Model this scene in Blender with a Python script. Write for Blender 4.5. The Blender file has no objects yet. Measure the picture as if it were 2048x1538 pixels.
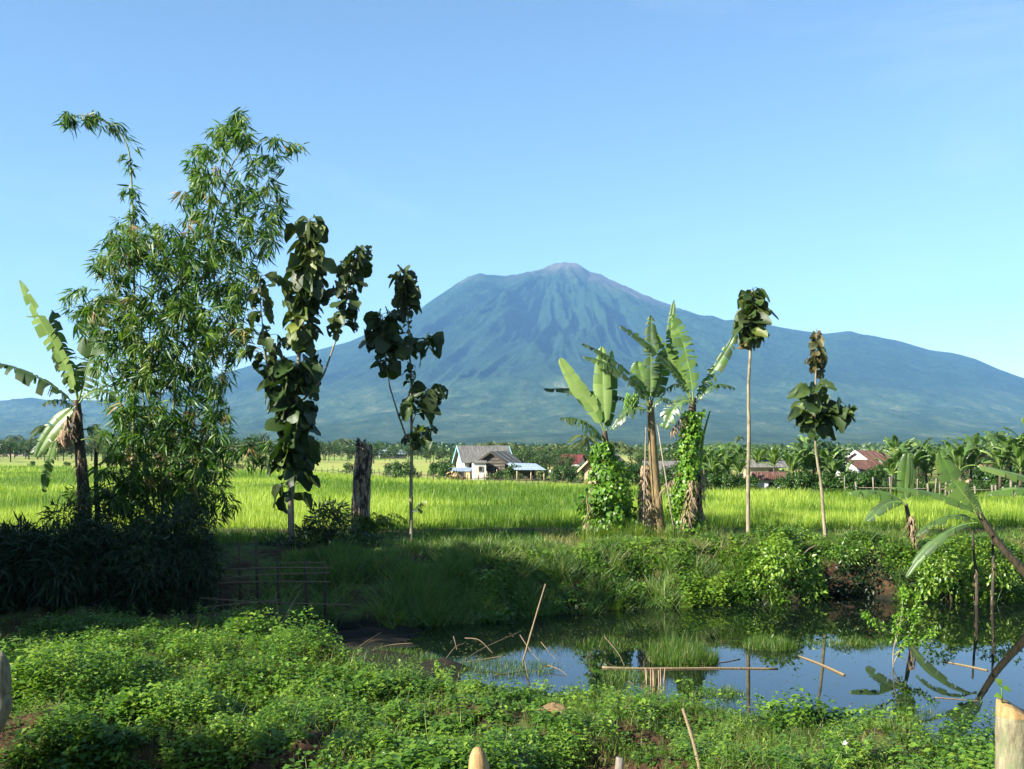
import bpy, math, random
import numpy as np
from mathutils import Vector
R = math.radians
rng = np.random.default_rng(7)
random.seed(7)
scene = bpy.context.scene
C = scene.collection
# ------------------------------------------------------------ camera, sky, sun
F, HOR, ZC = 2050.0, 895.0, 3.6          # focal length in photo pixels, horizon row, eye height over the paddy
cam_d = bpy.data.cameras.new('camera'); cam = bpy.data.objects.new('camera', cam_d); C.objects.link(cam)
cam.location = (0, 0, ZC); cam.rotation_euler = (R(90), 0, 0)
cam_d.sensor_width = 36; cam_d.lens = 36.0 * F / 2048; cam_d.shift_y = (HOR - 769) / 2048
cam_d.clip_start = 0.1; cam_d.clip_end = 60000
scene.camera = cam
SUN_EL = 30.0
SX, SY = -0.87, -0.49                     # horizontal direction towards the sun (left, behind the viewer)
sun_az = math.atan2(SX, SY)               # Nishita: rotation measured from +Y towards +X
w = bpy.data.worlds.new('World'); scene.world = w; w.use_nodes = True
nt = w.node_tree; nt.nodes.clear()
sky = nt.nodes.new('ShaderNodeTexSky'); sky.sky_type = 'NISHITA'; sky.sun_disc = False
sky.sun_elevation = R(SUN_EL); sky.sun_rotation = sun_az
sky.air_density = 0.92; sky.dust_density = 0.3; sky.ozone_density = 1.4; sky.altitude = 300
bg = nt.nodes.new('ShaderNodeBackground'); bg.inputs[1].default_value = 0.0575
out = nt.nodes.new('ShaderNodeOutputWorld')
tc = nt.nodes.new('ShaderNodeTexCoord'); mp = nt.nodes.new('ShaderNodeMapping'); mp.inputs['Scale'].default_value = (1.2, 1.2, 5.0); mp.inputs['Rotation'].default_value = (0, R(14), R(20))
cn = nt.nodes.new('ShaderNodeTexNoise'); cn.inputs['Scale'].default_value = 2.1; cn.inputs['Detail'].default_value = 6; cn.inputs['Roughness'].default_value = .6; cn.inputs['Distortion'].default_value = .5
nt.links.new(tc.outputs['Generated'], mp.inputs[0]); nt.links.new(mp.outputs[0], cn.inputs['Vector'])
cr = nt.nodes.new('ShaderNodeMapRange'); cr.inputs[1].default_value = .5; cr.inputs[2].default_value = .8; cr.inputs[3].default_value = 0; cr.inputs[4].default_value = .22; nt.links.new(cn.outputs[0], cr.inputs[0])
tn_ = nt.nodes.new('ShaderNodeMix'); tn_.data_type = 'RGBA'; tn_.blend_type = 'MULTIPLY'; tn_.inputs[0].default_value = 1; tn_.inputs[7].default_value = (.93, 1.02, 1.03, 1); nt.links.new(sky.outputs[0], tn_.inputs[6])
cm = nt.nodes.new('ShaderNodeMix'); cm.data_type = 'RGBA'; cm.inputs[7].default_value = (5.2, 5.6, 6.0, 1); nt.links.new(cr.outputs[0], cm.inputs[0]); nt.links.new(tn_.outputs[2], cm.inputs[6])
nt.links.new(cm.outputs[2], bg.inputs[0]); nt.links.new(bg.outputs[0], out.inputs[0])
sd = bpy.data.lights.new('sun', 'SUN'); so = bpy.data.objects.new('sun', sd); C.objects.link(so)
sd.energy = 5.0; sd.angle = R(0.5); sd.color = (1.0, 0.95, 0.84)
el = R(SUN_EL)
hn = math.hypot(SX, SY)
sdir = Vector((SX / hn * math.cos(el), SY / hn * math.cos(el), math.sin(el)))
so.rotation_euler = sdir.to_track_quat('Z', 'Y').to_euler(); so.location = (-30, -20, 40)
vs = scene.view_settings
vs.view_transform = 'Standard'; vs.look = 'None'; vs.gamma = 1; vs.exposure = 1.88; vs.use_curve_mapping = False
cy = scene.cycles
cy.max_bounces = 7; cy.diffuse_bounces = 3; cy.glossy_bounces = 3; cy.transmission_bounces = 4; cy.volume_bounces = 0
cy.caustics_reflective = False; cy.caustics_refractive = False
HAZE = 0.60e-4

# ------------------------------------------------------------ helpers
def at(px, py, Y):
    return np.array([(px - 1024) / F * Y, Y, ZC - (py - HOR) / F * Y])
def nrm(a):
    a = np.asarray(a, float)
    return a / np.maximum(np.linalg.norm(a, axis=-1, keepdims=True), 1e-9)
def _h(ix, iy, s):
    v = np.sin(ix * 127.1 + iy * 311.7 + s * 74.7) * 43758.5453
    return v - np.floor(v)
def vn(x, y, s=0):
    x = np.asarray(x, float); y = np.asarray(y, float)
    ix = np.floor(x); iy = np.floor(y); fx = x - ix; fy = y - iy
    fx = fx * fx * (3 - 2 * fx); fy = fy * fy * (3 - 2 * fy)
    return (_h(ix, iy, s) * (1 - fx) + _h(ix + 1, iy, s) * fx) * (1 - fy) + (_h(ix, iy + 1, s) * (1 - fx) + _h(ix + 1, iy + 1, s) * fx) * fy
def fbm(x, y, s=0, o=4):
    t = 0; a = .5; n = 0
    for k in range(o):
        t = t + a * vn(x * 2 ** k, y * 2 ** k, s + k); n += a; a *= .5
    return t / n
def ss(a, b, x):
    t = np.clip((x - a) / (b - a), 0, 1); return t * t * (3 - 2 * t)

ORG = {}
class MB:
    """collects geometry for one mesh: triangles and quads with a per-vertex 'tint' and 'dry' value"""
    def __init__(s): s.v = []; s.t = []; s.q = []; s.ti = []; s.dr = []; s.n = 0; s.tm = []; s.qm = []
    def add(s, v, quads=None, tris=None, tint=0.5, dry=0.0, mat=0):
        v = np.asarray(v, float).reshape(-1, 3); k = len(v)
        if quads is not None and len(quads):
            q = np.asarray(quads, np.int64).reshape(-1, 4) + s.n; s.q.append(q); s.qm.append(np.full(len(q), mat))
        if tris is not None and len(tris):
            t = np.asarray(tris, np.int64).reshape(-1, 3) + s.n; s.t.append(t); s.tm.append(np.full(len(t), mat))
        s.v.append(v); s.ti.append(np.broadcast_to(np.asarray(tint, float), (k,)).copy()); s.dr.append(np.broadcast_to(np.asarray(dry, float), (k,)).copy())
        s.n += k
        return s
    def tube(s, pts, rad, n=7, tint=0.5, dry=0, cap=True, mat=0, jit=0.0):
        P = np.asarray(pts, float); m = len(P); rad = np.broadcast_to(np.asarray(rad, float), (m,))
        T = np.gradient(P, axis=0); T = nrm(T)
        up = np.array([0, 0, 1.]) if abs(T[0][2]) < .9 else np.array([1., 0, 0])
        a = np.arange(n) / n * 2 * np.pi; V = []
        for i in range(m):
            x = nrm(np.cross(T[i], up)); y = np.cross(x, T[i]); up = y
            r = rad[i] * (1 + jit * (rng.random(n) - .5))
            V.append(P[i] + (np.cos(a) * r)[:, None] * x + (np.sin(a) * r)[:, None] * y)
        V = np.concatenate(V); q = []
        for i in range(m - 1):
            for j in range(n):
                q.append((i * n + j, i * n + (j + 1) % n, (i + 1) * n + (j + 1) % n, (i + 1) * n + j))
        tr = []
        if cap:
            c0 = len(V); V = np.concatenate([V, P[:1], P[-1:]])
            for j in range(n):
                tr.append((c0, (j + 1) % n, j)); tr.append((c0 + 1, (m - 1) * n + j, (m - 1) * n + (j + 1) % n))
        return s.add(V, q, tr, tint, dry, mat)
    def box(s, c, size, rz=0, tint=.5, mat=0, rx=0):
        x, y, z = np.array(size) / 2.
        V = np.array([(-x, -y, -z), (x, -y, -z), (x, y, -z), (-x, y, -z), (-x, -y, z), (x, -y, z), (x, y, z), (-x, y, z)])
        if rx:
            cx, sx_ = math.cos(rx), math.sin(rx); V = np.stack([V[:, 0], V[:, 1] * cx - V[:, 2] * sx_, V[:, 1] * sx_ + V[:, 2] * cx], 1)
        cz, sz = math.cos(rz), math.sin(rz)
        V = np.stack([V[:, 0] * cz - V[:, 1] * sz, V[:, 0] * sz + V[:, 1] * cz, V[:, 2]], 1) + np.asarray(c)
        return s.add(V, [(0, 3, 2, 1), (4, 5, 6, 7), (0, 1, 5, 4), (1, 2, 6, 5), (2, 3, 7, 6), (3, 0, 4, 7)], tint=tint, mat=mat)
    def scatter(s, tmpl, P, D, N, L, W, tint=.5, dry=0.):
        """tmpl: list of (verts(u,v,n), quads, tris) variants; one copy per row of P"""
        P = np.asarray(P, float); k = len(P)
        if k == 0: return s
        D = nrm(D); S = nrm(np.cross(D, N)); Nn = np.cross(S, D)
        L = np.broadcast_to(np.asarray(L, float), (k,)); W = np.broadcast_to(np.asarray(W, float), (k,))
        tint = np.broadcast_to(np.asarray(tint, float), (k,)); dry = np.broadcast_to(np.asarray(dry, float), (k,))
        var = rng.integers(0, len(tmpl), k)
        for vi, (tv, tq, tt) in enumerate(tmpl):
            I = np.nonzero(var == vi)[0]
            if not len(I): continue
            tv = np.asarray(tv, float); m = len(tv)
            V = P[I][:, None] + D[I][:, None] * (tv[None, :, 0:1] * L[I][:, None, None]) + S[I][:, None] * (tv[None, :, 1:2] * W[I][:, None, None]) + Nn[I][:, None] * (tv[None, :, 2:3] * L[I][:, None, None])
            off = (np.arange(len(I)) * m)[:, None, None]
            q = (np.asarray(tq)[None] + off).reshape(-1, 4) if len(tq) else None
            t = (np.asarray(tt)[None] + off).reshape(-1, 3) if len(tt) else None
            s.add(V.reshape(-1, 3), q, t, np.repeat(tint[I], m), np.repeat(dry[I], m))
        return s
    def build(s, name, mat, parent=None, smooth=True, loc=None):
        v = np.concatenate(s.v); o0 = np.zeros(3)
        if parent is not None: o0 = ORG.get(parent, np.zeros(3))
        elif loc is not None: o0 = np.asarray(loc, float)
        v = v - o0
        me = bpy.data.meshes.new(name)
        q = np.concatenate(s.q) if s.q else np.zeros((0, 4), int); t = np.concatenate(s.t) if s.t else np.zeros((0, 3), int)
        me.vertices.add(len(v)); me.vertices.foreach_set('co', v.astype(np.float32).ravel())
        li = np.concatenate([q.ravel(), t.ravel()]).astype(np.int32)
        me.loops.add(len(li)); me.loops.foreach_set('vertex_index', li)
        nq, ntr = len(q), len(t)
        st = np.concatenate([np.arange(nq) * 4, nq * 4 + np.arange(ntr) * 3]).astype(np.int32)
        me.polygons.add(nq + ntr); me.polygons.foreach_set('loop_start', st)
        mi = np.concatenate([np.concatenate(s.qm) if s.qm else np.zeros(0), np.concatenate(s.tm) if s.tm else np.zeros(0)]).astype(np.int32)
        me.polygons.foreach_set('material_index', mi)
        me.polygons.foreach_set('use_smooth', np.full(nq + ntr, bool(smooth)))
        me.update(calc_edges=True)
        a = me.attributes.new('tint', 'FLOAT', 'POINT'); a.data.foreach_set('value', np.concatenate(s.ti).astype(np.float32))
        if any(d.any() for d in s.dr):
            a = me.attributes.new('dry', 'FLOAT', 'POINT'); a.data.foreach_set('value', np.concatenate(s.dr).astype(np.float32))
        for m in (mat if isinstance(mat, (list, tuple)) else [mat]): me.materials.append(m)
        o = bpy.data.objects.new(name, me); C.objects.link(o)
        if parent is not None: o.parent = parent; ORG[o] = ORG.get(parent, np.zeros(3))
        elif loc is not None: o.location = loc; ORG[o] = o0
        return o
def tag(o, label=None, cat=None, group=None, kind=None):
    if label: o['label'] = label
    if cat: o['category'] = cat
    if group: o['group'] = group
    if kind: o['kind'] = kind
    return o
def thing(name, label, cat, loc, group=None):
    o = bpy.data.objects.new(name, None); C.objects.link(o); o.location = tuple(loc); o.empty_display_size = .2
    ORG[o] = np.asarray(loc, float); return tag(o, label, cat, group)
def dup(root, loc, rz=0, s=1.0, label=None, group=None):
    r = root.copy(); C.objects.link(r); r.location = tuple(loc); r.rotation_euler = (0, 0, rz); r.scale = (s, s, s) if np.isscalar(s) else s
    if label: r['label'] = label
    if group: r['group'] = group
    for ch in list(root.children):
        c = ch.copy(); C.objects.link(c); c.parent = r
        for g in ch.children:
            d = g.copy(); C.objects.link(d); d.parent = c
    return r

# ------------------------------------------------------------ materials
class NT:
    def __init__(s, name):
        s.m = bpy.data.materials.new(name); s.m.use_nodes = True; s.t = s.m.node_tree; s.t.nodes.clear()
        s.out = s.n('ShaderNodeOutputMaterial')
    def n(s, typ, **kw):
        x = s.t.nodes.new(typ)
        for k, v in kw.items(): setattr(x, k, v)
        return x
    def l(s, a, b): s.t.links.new(a, b)
    def noise(s, scale, detail=4, vec=None, rough=.6, dist=0):
        x = s.n('ShaderNodeTexNoise'); x.inputs['Scale'].default_value = scale; x.inputs['Detail'].default_value = detail
        x.inputs['Roughness'].default_value = rough; x.inputs['Distortion'].default_value = dist
        if vec is not None: s.l(vec, x.inputs['Vector'])
        return x.outputs[0]
    def ramp(s, fac, stops):
        x = s.n('ShaderNodeValToRGB'); e = x.color_ramp.elements
        while len(e) < len(stops): e.new(.5)
        for i, (p, c) in enumerate(stops):
            e[i].position = p; e[i].color = (*c, 1) if len(c) == 3 else c
        s.l(fac, x.inputs[0]); return x.outputs[0]
    def mix(s, fac, a, b, typ='MIX'):
        x = s.n('ShaderNodeMix', data_type='RGBA', blend_type=typ)
        for v, i in ((fac, 0), (a, 6), (b, 7)):
            if isinstance(v, (int, float)): x.inputs[i].default_value = v
            elif isinstance(v, tuple): x.inputs[i].default_value = (*v, 1)
            else: s.l(v, x.inputs[i])
        return x.outputs[2]
    def math(s, op, a, b=0.0, clamp=False):
        x = s.n('ShaderNodeMath', operation=op, use_clamp=clamp)
        for v, i in ((a, 0), (b, 1)):
            if isinstance(v, (int, float)): x.inputs[i].default_value = v
            else: s.l(v, x.inputs[i])
        return x.outputs[0]
    def attr(s, nm):
        x = s.n('ShaderNodeAttribute'); x.attribute_name = nm; return x.outputs['Fac']
    def pos(s, scale=None):
        g = s.n('ShaderNodeNewGeometry').outputs['Position']
        if scale is None: return g
        x = s.n('ShaderNodeMapping'); x.inputs['Scale'].default_value = scale; s.l(g, x.inputs['Vector']); return x.outputs[0]
    def obj(s, scale=(1, 1, 1)):
        g = s.n('ShaderNodeTexCoord').outputs['Object']
        x = s.n('ShaderNodeMapping'); x.inputs['Scale'].default_value = scale; s.l(g, x.inputs['Vector']); return x.outputs[0]
    def bsdf(s, col, rough=.8, spec=.3, bump=None, bstr=.3, bdist=.02, metal=0):
        p = s.n('ShaderNodeBsdfPrincipled')
        if isinstance(col, tuple): p.inputs['Base Color'].default_value = (*col, 1)
        else: s.l(col, p.inputs['Base Color'])
        if isinstance(rough, (int, float)): p.inputs['Roughness'].default_value = rough
        else: s.l(rough, p.inputs['Roughness'])
        p.inputs['Specular IOR Level'].default_value = spec; p.inputs['Metallic'].default_value = metal
        if bump is not None:
            b = s.n('ShaderNodeBump'); b.inputs['Strength'].default_value = bstr; b.inputs['Distance'].default_value = bdist
            s.l(bump, b.inputs['Height']); s.l(b.outputs[0], p.inputs['Normal'])
        return p.outputs[0]
    def done(s, sh): s.l(sh, s.out.inputs[0]); return s.m

def leaf_mat(name, a, b, c=None, dry=(.16, .10, .04), trans=.35, rough=.45, spec=.35, tcol=1.6):
    """a..b..c: the plant's own leaf colours over 'tint'; dead parts by 'dry'; light passes through the blade"""
    m = NT(name); c = c or b; K = .90 if name == 'rice_blade' else .76
    a, b, c, dry = (tuple(v * K for v in q_) for q_ in (a, b, c, dry))
    col = m.ramp(m.attr('tint'), [(0, a), (.55, b), (1, c)])
    col = m.mix(m.math('MULTIPLY', m.noise(3.0, 2, m.obj()), .35), col, tuple(x * .7 for x in a))
    col = m.mix(m.attr('dry'), col, dry)
    p = m.bsdf(col, rough, spec)
    t = m.n('ShaderNodeBsdfTranslucent')
    tc = m.mix(1.0, col, (tcol * .95, tcol * 1.05, tcol * .35), 'MULTIPLY'); m.l(tc, t.inputs[0])
    x = m.n('ShaderNodeMixShader'); x.inputs[0].default_value = trans; m.l(p, x.inputs[1]); m.l(t.outputs[0], x.inputs[2])
    return m.done(x.outputs[0])
def bark_mat(name, a, b, scale=(6, 6, 1.2), rough=.9, moss=None):
    a, b = (tuple(v_ * .8 for v_ in q_) for q_ in (a, b)); m = NT(name); v = m.obj(scale); n = m.noise(3, 6, v, .7)
    col = m.ramp(n, [(.3, a), (.7, b)])
    if moss: col = m.mix(m.ramp(m.noise(1.3, 3, m.obj()), [(.5, (0, 0, 0)), (.62, (1, 1, 1))]), col, moss)
    return m.done(m.bsdf(col, rough, .2, n, .6, .03))
def plain_mat(name, a, b=None, scale=4, rough=.8, spec=.3, bump=.2, obj=(1, 1, 1), metal=0):
    a, b = (tuple(v_ * .85 for v_ in q_) for q_ in (a, b or a)); m = NT(name); n = m.noise(scale, 5, m.obj(obj), .65)
    return m.done(m.bsdf(m.ramp(n, [(.3, a), (.7, b or a)]), rough, spec, n, bump, .02, metal))

M = {}
M['rice'] = leaf_mat('rice_blade', (.08, .17, .014), (.27, .38, .035), (.46, .54, .09), trans=.45, rough=.5, tcol=1.5)
M['grass'] = leaf_mat('grass_blade', (.03, .075, .010), (.09, .19, .02), (.26, .35, .05), dry=(.30, .24, .10), trans=.4, rough=.45)
M['herb'] = leaf_mat('herb_leaf', (.04, .10, .012), (.12, .25, .022), (.30, .44, .05), trans=.35, rough=.38, spec=.45)
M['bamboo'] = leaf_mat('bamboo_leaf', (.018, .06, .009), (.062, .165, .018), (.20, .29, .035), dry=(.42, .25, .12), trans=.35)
M['teak'] = leaf_mat('teak_leaf', (.02, .045, .010), (.05, .095, .018), (.24, .29, .05), dry=(.17, .11, .045), trans=.22, rough=.5)
M['banana'] = leaf_mat('banana_leaf', (.055, .10, .035), (.13, .24, .045), (.33, .45, .13), dry=(.15, .095, .04), trans=.35, rough=.38, spec=.45)
M['vine'] = leaf_mat('vine_leaf', (.06, .15, .015), (.15, .32, .02), (.27, .45, .04), trans=.35, rough=.4)
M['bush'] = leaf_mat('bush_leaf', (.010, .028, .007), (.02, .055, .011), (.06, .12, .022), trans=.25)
M['far_leaf'] = leaf_mat('tree_leaf', (.022, .05, .014), (.05, .10, .022), (.10, .17, .035), trans=.25)
M['palm'] = leaf_mat('palm_frond', (.04, .07, .02), (.10, .14, .04), (.22, .24, .08), dry=(.2, .14, .06), trans=.2)
M['dead'] = plain_mat('dead_leaf', (.20, .13, .07), (.34, .25, .16), 9)
M['culm'] = bark_mat('bamboo_culm', (.10, .14, .03), (.30, .30, .11), (4, 4, 1))
M['drybamboo'] = bark_mat('dry_bamboo', (.10, .07, .035), (.33, .25, .14), (14, 14, 3), .6)
M['teakbark'] = bark_mat('teak_bark', (.16, .13, .085), (.36, .32, .23), (8, 8, 2))
M['darkbark'] = bark_mat('dark_bark', (.04, .03, .02), (.12, .09, .06), (6, 6, 1.5))
M['palebark'] = bark_mat('pale_pole_bark', (.15, .12, .07), (.40, .35, .23), (10, 10, .9), moss=(.10, .09, .05))
M['pstem'] = bark_mat('banana_stem', (.05, .04, .02), (.34, .24, .11), (5, 5, .7), .55)
M['darkstem'] = bark_mat('brown_stem', (.025, .02, .012), (.11, .085, .05), (5, 5, .7), .6)
M['petiole'] = plain_mat('banana_petiole', (.20, .28, .06), (.34, .42, .12), 5, .5)
def burnt():
    m = NT('charred_wood'); v = m.obj((5, 5, 1.1)); n = m.noise(1.4, 8, v, .75, .6)
    n2 = m.noise(6, 6, m.obj((4, 4, 1)), .7)
    col = m.ramp(m.math('ADD', m.math('MULTIPLY', n, .7), m.math('MULTIPLY', n2, .3)), [(.36, (.45, .40, .31)), (.47, (.24, .19, .13)), (.53, (.02, .016, .012)), (.7, (.012, .01, .009))])
    return m.done(m.bsdf(col, .85, .25, n, 1.0, .08))
M['burnt'] = burnt()
def cutpost():
    m = NT('peeled_post_bark'); n = m.noise(5, 7, m.obj((5, 5, 1.6)), .7); n2 = m.noise(2.5, 3, m.obj((2, 2, 1)))
    col = m.ramp(n, [(.3, (.08, .065, .035)), (.55, (.20, .18, .11)), (.75, (.33, .30, .19))])
    col = m.mix(m.ramp(n2, [(.52, (0, 0, 0)), (.62, (.6, .6, .6))]), col, (.10, .14, .06))
    return m.done(m.bsdf(col, .85, .2, n, .5, .02))
M['post'] = cutpost()
M['cut'] = plain_mat('fresh_cut_wood', (.16, .085, .03), (.44, .29, .12), 16, .75, bump=.6, obj=(1, 1, .25))
def water():
    m = NT('pond_water')
    v = m.pos((1, .45, 1)); n = m.noise(2.2, 3, v, .5); n2 = m.noise(9, 2, v)
    p = m.n('ShaderNodeBsdfPrincipled'); p.inputs['Base Color'].default_value = (.003, .006, .004, 1)
    p.inputs['Roughness'].default_value = .015; p.inputs['IOR'].default_value = 1.33; p.inputs['Specular IOR Level'].default_value = .85
    b = m.n('ShaderNodeBump'); b.inputs['Strength'].default_value = .022; b.inputs['Distance'].default_value = .02
    m.l(m.math('ADD', n, m.math('MULTIPLY', n2, .25)), b.inputs['Height']); m.l(b.outputs[0], p.inputs['Normal'])
    return m.done(p.outputs[0])
M['water'] = water()
def ground_mat():
    m = NT('ground_soil_and_grass'); P = m.pos()
    n = m.noise(.6, 6, P, .65); nf = m.noise(7, 5, P, .7)
    sep = m.n('ShaderNodeSeparateXYZ'); m.l(P, sep.inputs[0])
    soil = m.ramp(nf, [(.3, (.012, .008, .005)), (.5, (.04, .022, .012)), (.72, (.10, .05, .026))])
    grass = m.ramp(nf, [(.3, (.03, .06, .012)), (.7, (.10, .16, .03))])
    near = m.mix(m.ramp(n, [(.42, (0, 0, 0)), (.6, (1, 1, 1))]), soil, grass)
    # beyond the bank: fields in strips of green and ripening yellow, then scrub
    fv = m.pos((.012, .02, 1)); vo = m.n('ShaderNodeTexVoronoi'); vo.inputs['Scale'].default_value = 1.0; m.l(fv, vo.inputs['Vector'])
    hs = m.n('ShaderNodeSeparateColor'); m.l(vo.outputs['Color'], hs.inputs[0])
    fld = m.ramp(hs.outputs[0], [(0, (.16, .24, .04)), (.35, (.34, .33, .09)), (.6, (.20, .29, .05)), (.8, (.40, .33, .12)), (1, (.10, .17, .03))])
    fld = m.mix(m.math('MULTIPLY', m.noise(.25, 5, P, .7), .5), fld, (.10, .15, .03))
    far = m.mix(m.ramp(sep.outputs[1], [(0, (0, 0, 0)), (1, (1, 1, 1))]), fld, (.05, .09, .025))
    d = m.n('ShaderNodeMapRange'); m.l(sep.outputs[1], d.inputs[0]); d.inputs[1].default_value = 500; d.inputs[2].default_value = 900
    far = m.mix(d.outputs[0], fld, (.05, .10, .03))
    d2 = m.n('ShaderNodeMapRange'); m.l(sep.outputs[1], d2.inputs[0]); d2.inputs[1].default_value = 90; d2.inputs[2].default_value = 150
    rice = m.ramp(m.noise(1.5, 5, P, .7), [(.3, (.05, .08, .012)), (.7, (.15, .21, .03))])
    d3 = m.n('ShaderNodeMapRange'); m.l(sep.outputs[1], d3.inputs[0]); d3.inputs[1].default_value = 45; d3.inputs[2].default_value = 47
    col = m.mix(d3.outputs[0], near, rice); col = m.mix(d2.outputs[0], col, far)
    bare = m.attr('dry'); col = m.mix(bare, col, soil)
    wet = m.n('ShaderNodeMapRange'); m.l(sep.outputs[2], wet.inputs[0]); wet.inputs[1].default_value = -1.40; wet.inputs[2].default_value = -1.22
    col = m.mix(wet.outputs[0], m.ramp(nf, [(.3, (.004, .005, .003)), (.7, (.016, .016, .009))]), col)
    return m.done(m.bsdf(col, .95, .15, nf, .7, .05))
M['ground'] = ground_mat()
def mountain_mat():
    m = NT('forested_slope'); P = m.pos(); sep = m.n('ShaderNodeSeparateXYZ'); m.l(P, sep.inputs[0])
    big = m.noise(.0016, 5, P, .6); fine = m.noise(.028, 7, P, .8); mid = m.noise(.005, 5, P, .65)
    forest = m.mix(m.ramp(mid, [(.35, (0, 0, 0)), (.65, (1, 1, 1))]), m.ramp(fine, [(.3, (.004, .012, .006)), (.55, (.014, .038, .014)), (.75, (.05, .09, .03))]), m.ramp(fine, [(.3, (.008, .024, .008)), (.55, (.028, .065, .02)), (.75, (.075, .13, .04))]))
    fields = m.ramp(m.noise(.007, 6, m.pos((1, .45, 1)), .75), [(.32, (.018, .045, .016)), (.48, (.045, .085, .032)), (.6, (.09, .13, .05)), (.70, (.20, .21, .11))])
    z = m.math('ADD', sep.outputs[2], m.math('MULTIPLY', m.math('SUBTRACT', big, .5), 260.0))
    a = m.n('ShaderNodeMapRange'); m.l(z, a.inputs[0]); a.inputs[1].default_value = 270; a.inputs[2].default_value = 400
    col = m.mix(a.outputs[0], fields, forest)
    bare = m.ramp(mid, [(.35, (.085, .075, .06)), (.65, (.16, .135, .11))])
    b = m.n('ShaderNodeMapRange'); zz = m.math('ADD', sep.outputs[2], m.math('MULTIPLY', m.math('SUBTRACT', mid, .5), 400.0)); m.l(zz, b.inputs[0]); b.inputs[1].default_value = 1270; b.inputs[2].default_value = 1420
    rgt = m.n('ShaderNodeMapRange'); m.l(m.math('ADD', m.math('MULTIPLY', sep.outputs[0], .62), sep.outputs[2]), rgt.inputs[0]); rgt.inputs[1].default_value = 1560; rgt.inputs[2].default_value = 1760
    zl = m.n('ShaderNodeMapRange'); m.l(sep.outputs[2], zl.inputs[0]); zl.inputs[1].default_value = 1050; zl.inputs[2].default_value = 1180
    bb = m.math('MAXIMUM', b.outputs[0], m.math('MULTIPLY', rgt.outputs[0], zl.outputs[0]))
    col = m.mix(bb, col, bare)
    return m.done(m.bsdf(col, .95, .1, fine, 1.0, 40))
M['mountain'] = mountain_mat()
def roof_mat(name, a, b, c, axis_scale=(8, .4, 1)):
    a, b, c = (tuple(v_ * .8 for v_ in q_) for q_ in (a, b, c)); m = NT(name); n = m.noise(1.2, 5, m.obj(axis_scale), .7); f = m.noise(.5, 3, m.obj())
    col = m.ramp(n, [(.3, a), (.5, b), (.72, c)])
    w_ = m.n('ShaderNodeTexWave'); w_.inputs['Scale'].default_value = 2.0; m.l(m.obj(), w_.inputs['Vector'])
    return m.done(m.bsdf(col, .7, .2, w_.outputs['Fac'], .5, .04))
M['roof_grey'] = roof_mat('grey_sheet_roof', (.07, .068, .062), (.15, .145, .13), (.27, .25, .22))
M['roof_pale'] = roof_mat('pale_sheet_roof', (.20, .25, .31), (.32, .40, .50), (.45, .52, .60))
M['roof_rust'] = roof_mat('rusty_sheet_roof', (.05, .025, .018), (.12, .055, .038), (.28, .19, .15))
M['roof_red'] = roof_mat('red_roof', (.07, .018, .018), (.15, .035, .035), (.20, .07, .06))
M['wall_white'] = plain_mat('white_plaster', (.50, .46, .43), (.76, .72, .70), 1.1, .9)
M['wall_cream'] = plain_mat('cream_plaster', (.30, .22, .16), (.52, .42, .31), 1.1, .9)
M['wall_orange'] = plain_mat('orange_plaster', (.55, .33, .14), (.70, .50, .28), 2, .9)
M['wall_brick'] = plain_mat('brick_wall', (.30, .17, .11), (.46, .30, .21), 6, .9)
def plank():
    m = NT('weathered_planks'); w_ = m.n('ShaderNodeTexWave', bands_direction='Z'); w_.inputs['Scale'].default_value = .9; w_.inputs['Distortion'].default_value = 1; m.l(m.obj(), w_.inputs['Vector'])
    col = m.mix(m.noise(2, 5, m.obj((1, 1, 6)), .7), (.03, .025, .02), (.13, .11, .09))
    col = m.mix(m.ramp(w_.outputs['Fac'], [(.0, (1, 1, 1)), (.25, (0, 0, 0))]), col, (.015, .012, .01))
    return m.done(m.bsdf(col, .85, .2, w_.outputs['Fac'], .6, .05))
M['plank'] = plank()
M['dark_open'] = plain_mat('dark_opening', (.012, .012, .012), (.03, .028, .025), 3)
M['blue_trim'] = plain_mat('light_blue_paint', (.22, .48, .62), (.30, .58, .72), 3, .5)
M['wood_trim'] = plain_mat('raw_timber', (.36, .26, .16), (.50, .38, .25), 5)
M['white_trim'] = plain_mat('white_paint', (.75, .75, .75), (.8, .8, .8), 3, .5)
M['fencewood'] = bark_mat('grey_fence_wood', (.10, .085, .065), (.30, .26, .20))
M['darkwood'] = bark_mat('dark_fence_wood', (.03, .025, .02), (.09, .075, .055))
M['fruit'] = plain_mat('green_fruit', (.07, .16, .02), (.14, .26, .04), 8, .5)
M['bud'] = plain_mat('purple_bud', (.10, .02, .04), (.22, .05, .08), 8, .5)
M['cloth_b'] = plain_mat('pale_blue_cloth', (.35, .42, .62), (.5, .56, .75), 3)
M['flower'] = plain_mat('white_petal', (.75, .75, .78), (.85, .85, .9), 3, .5)

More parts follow.
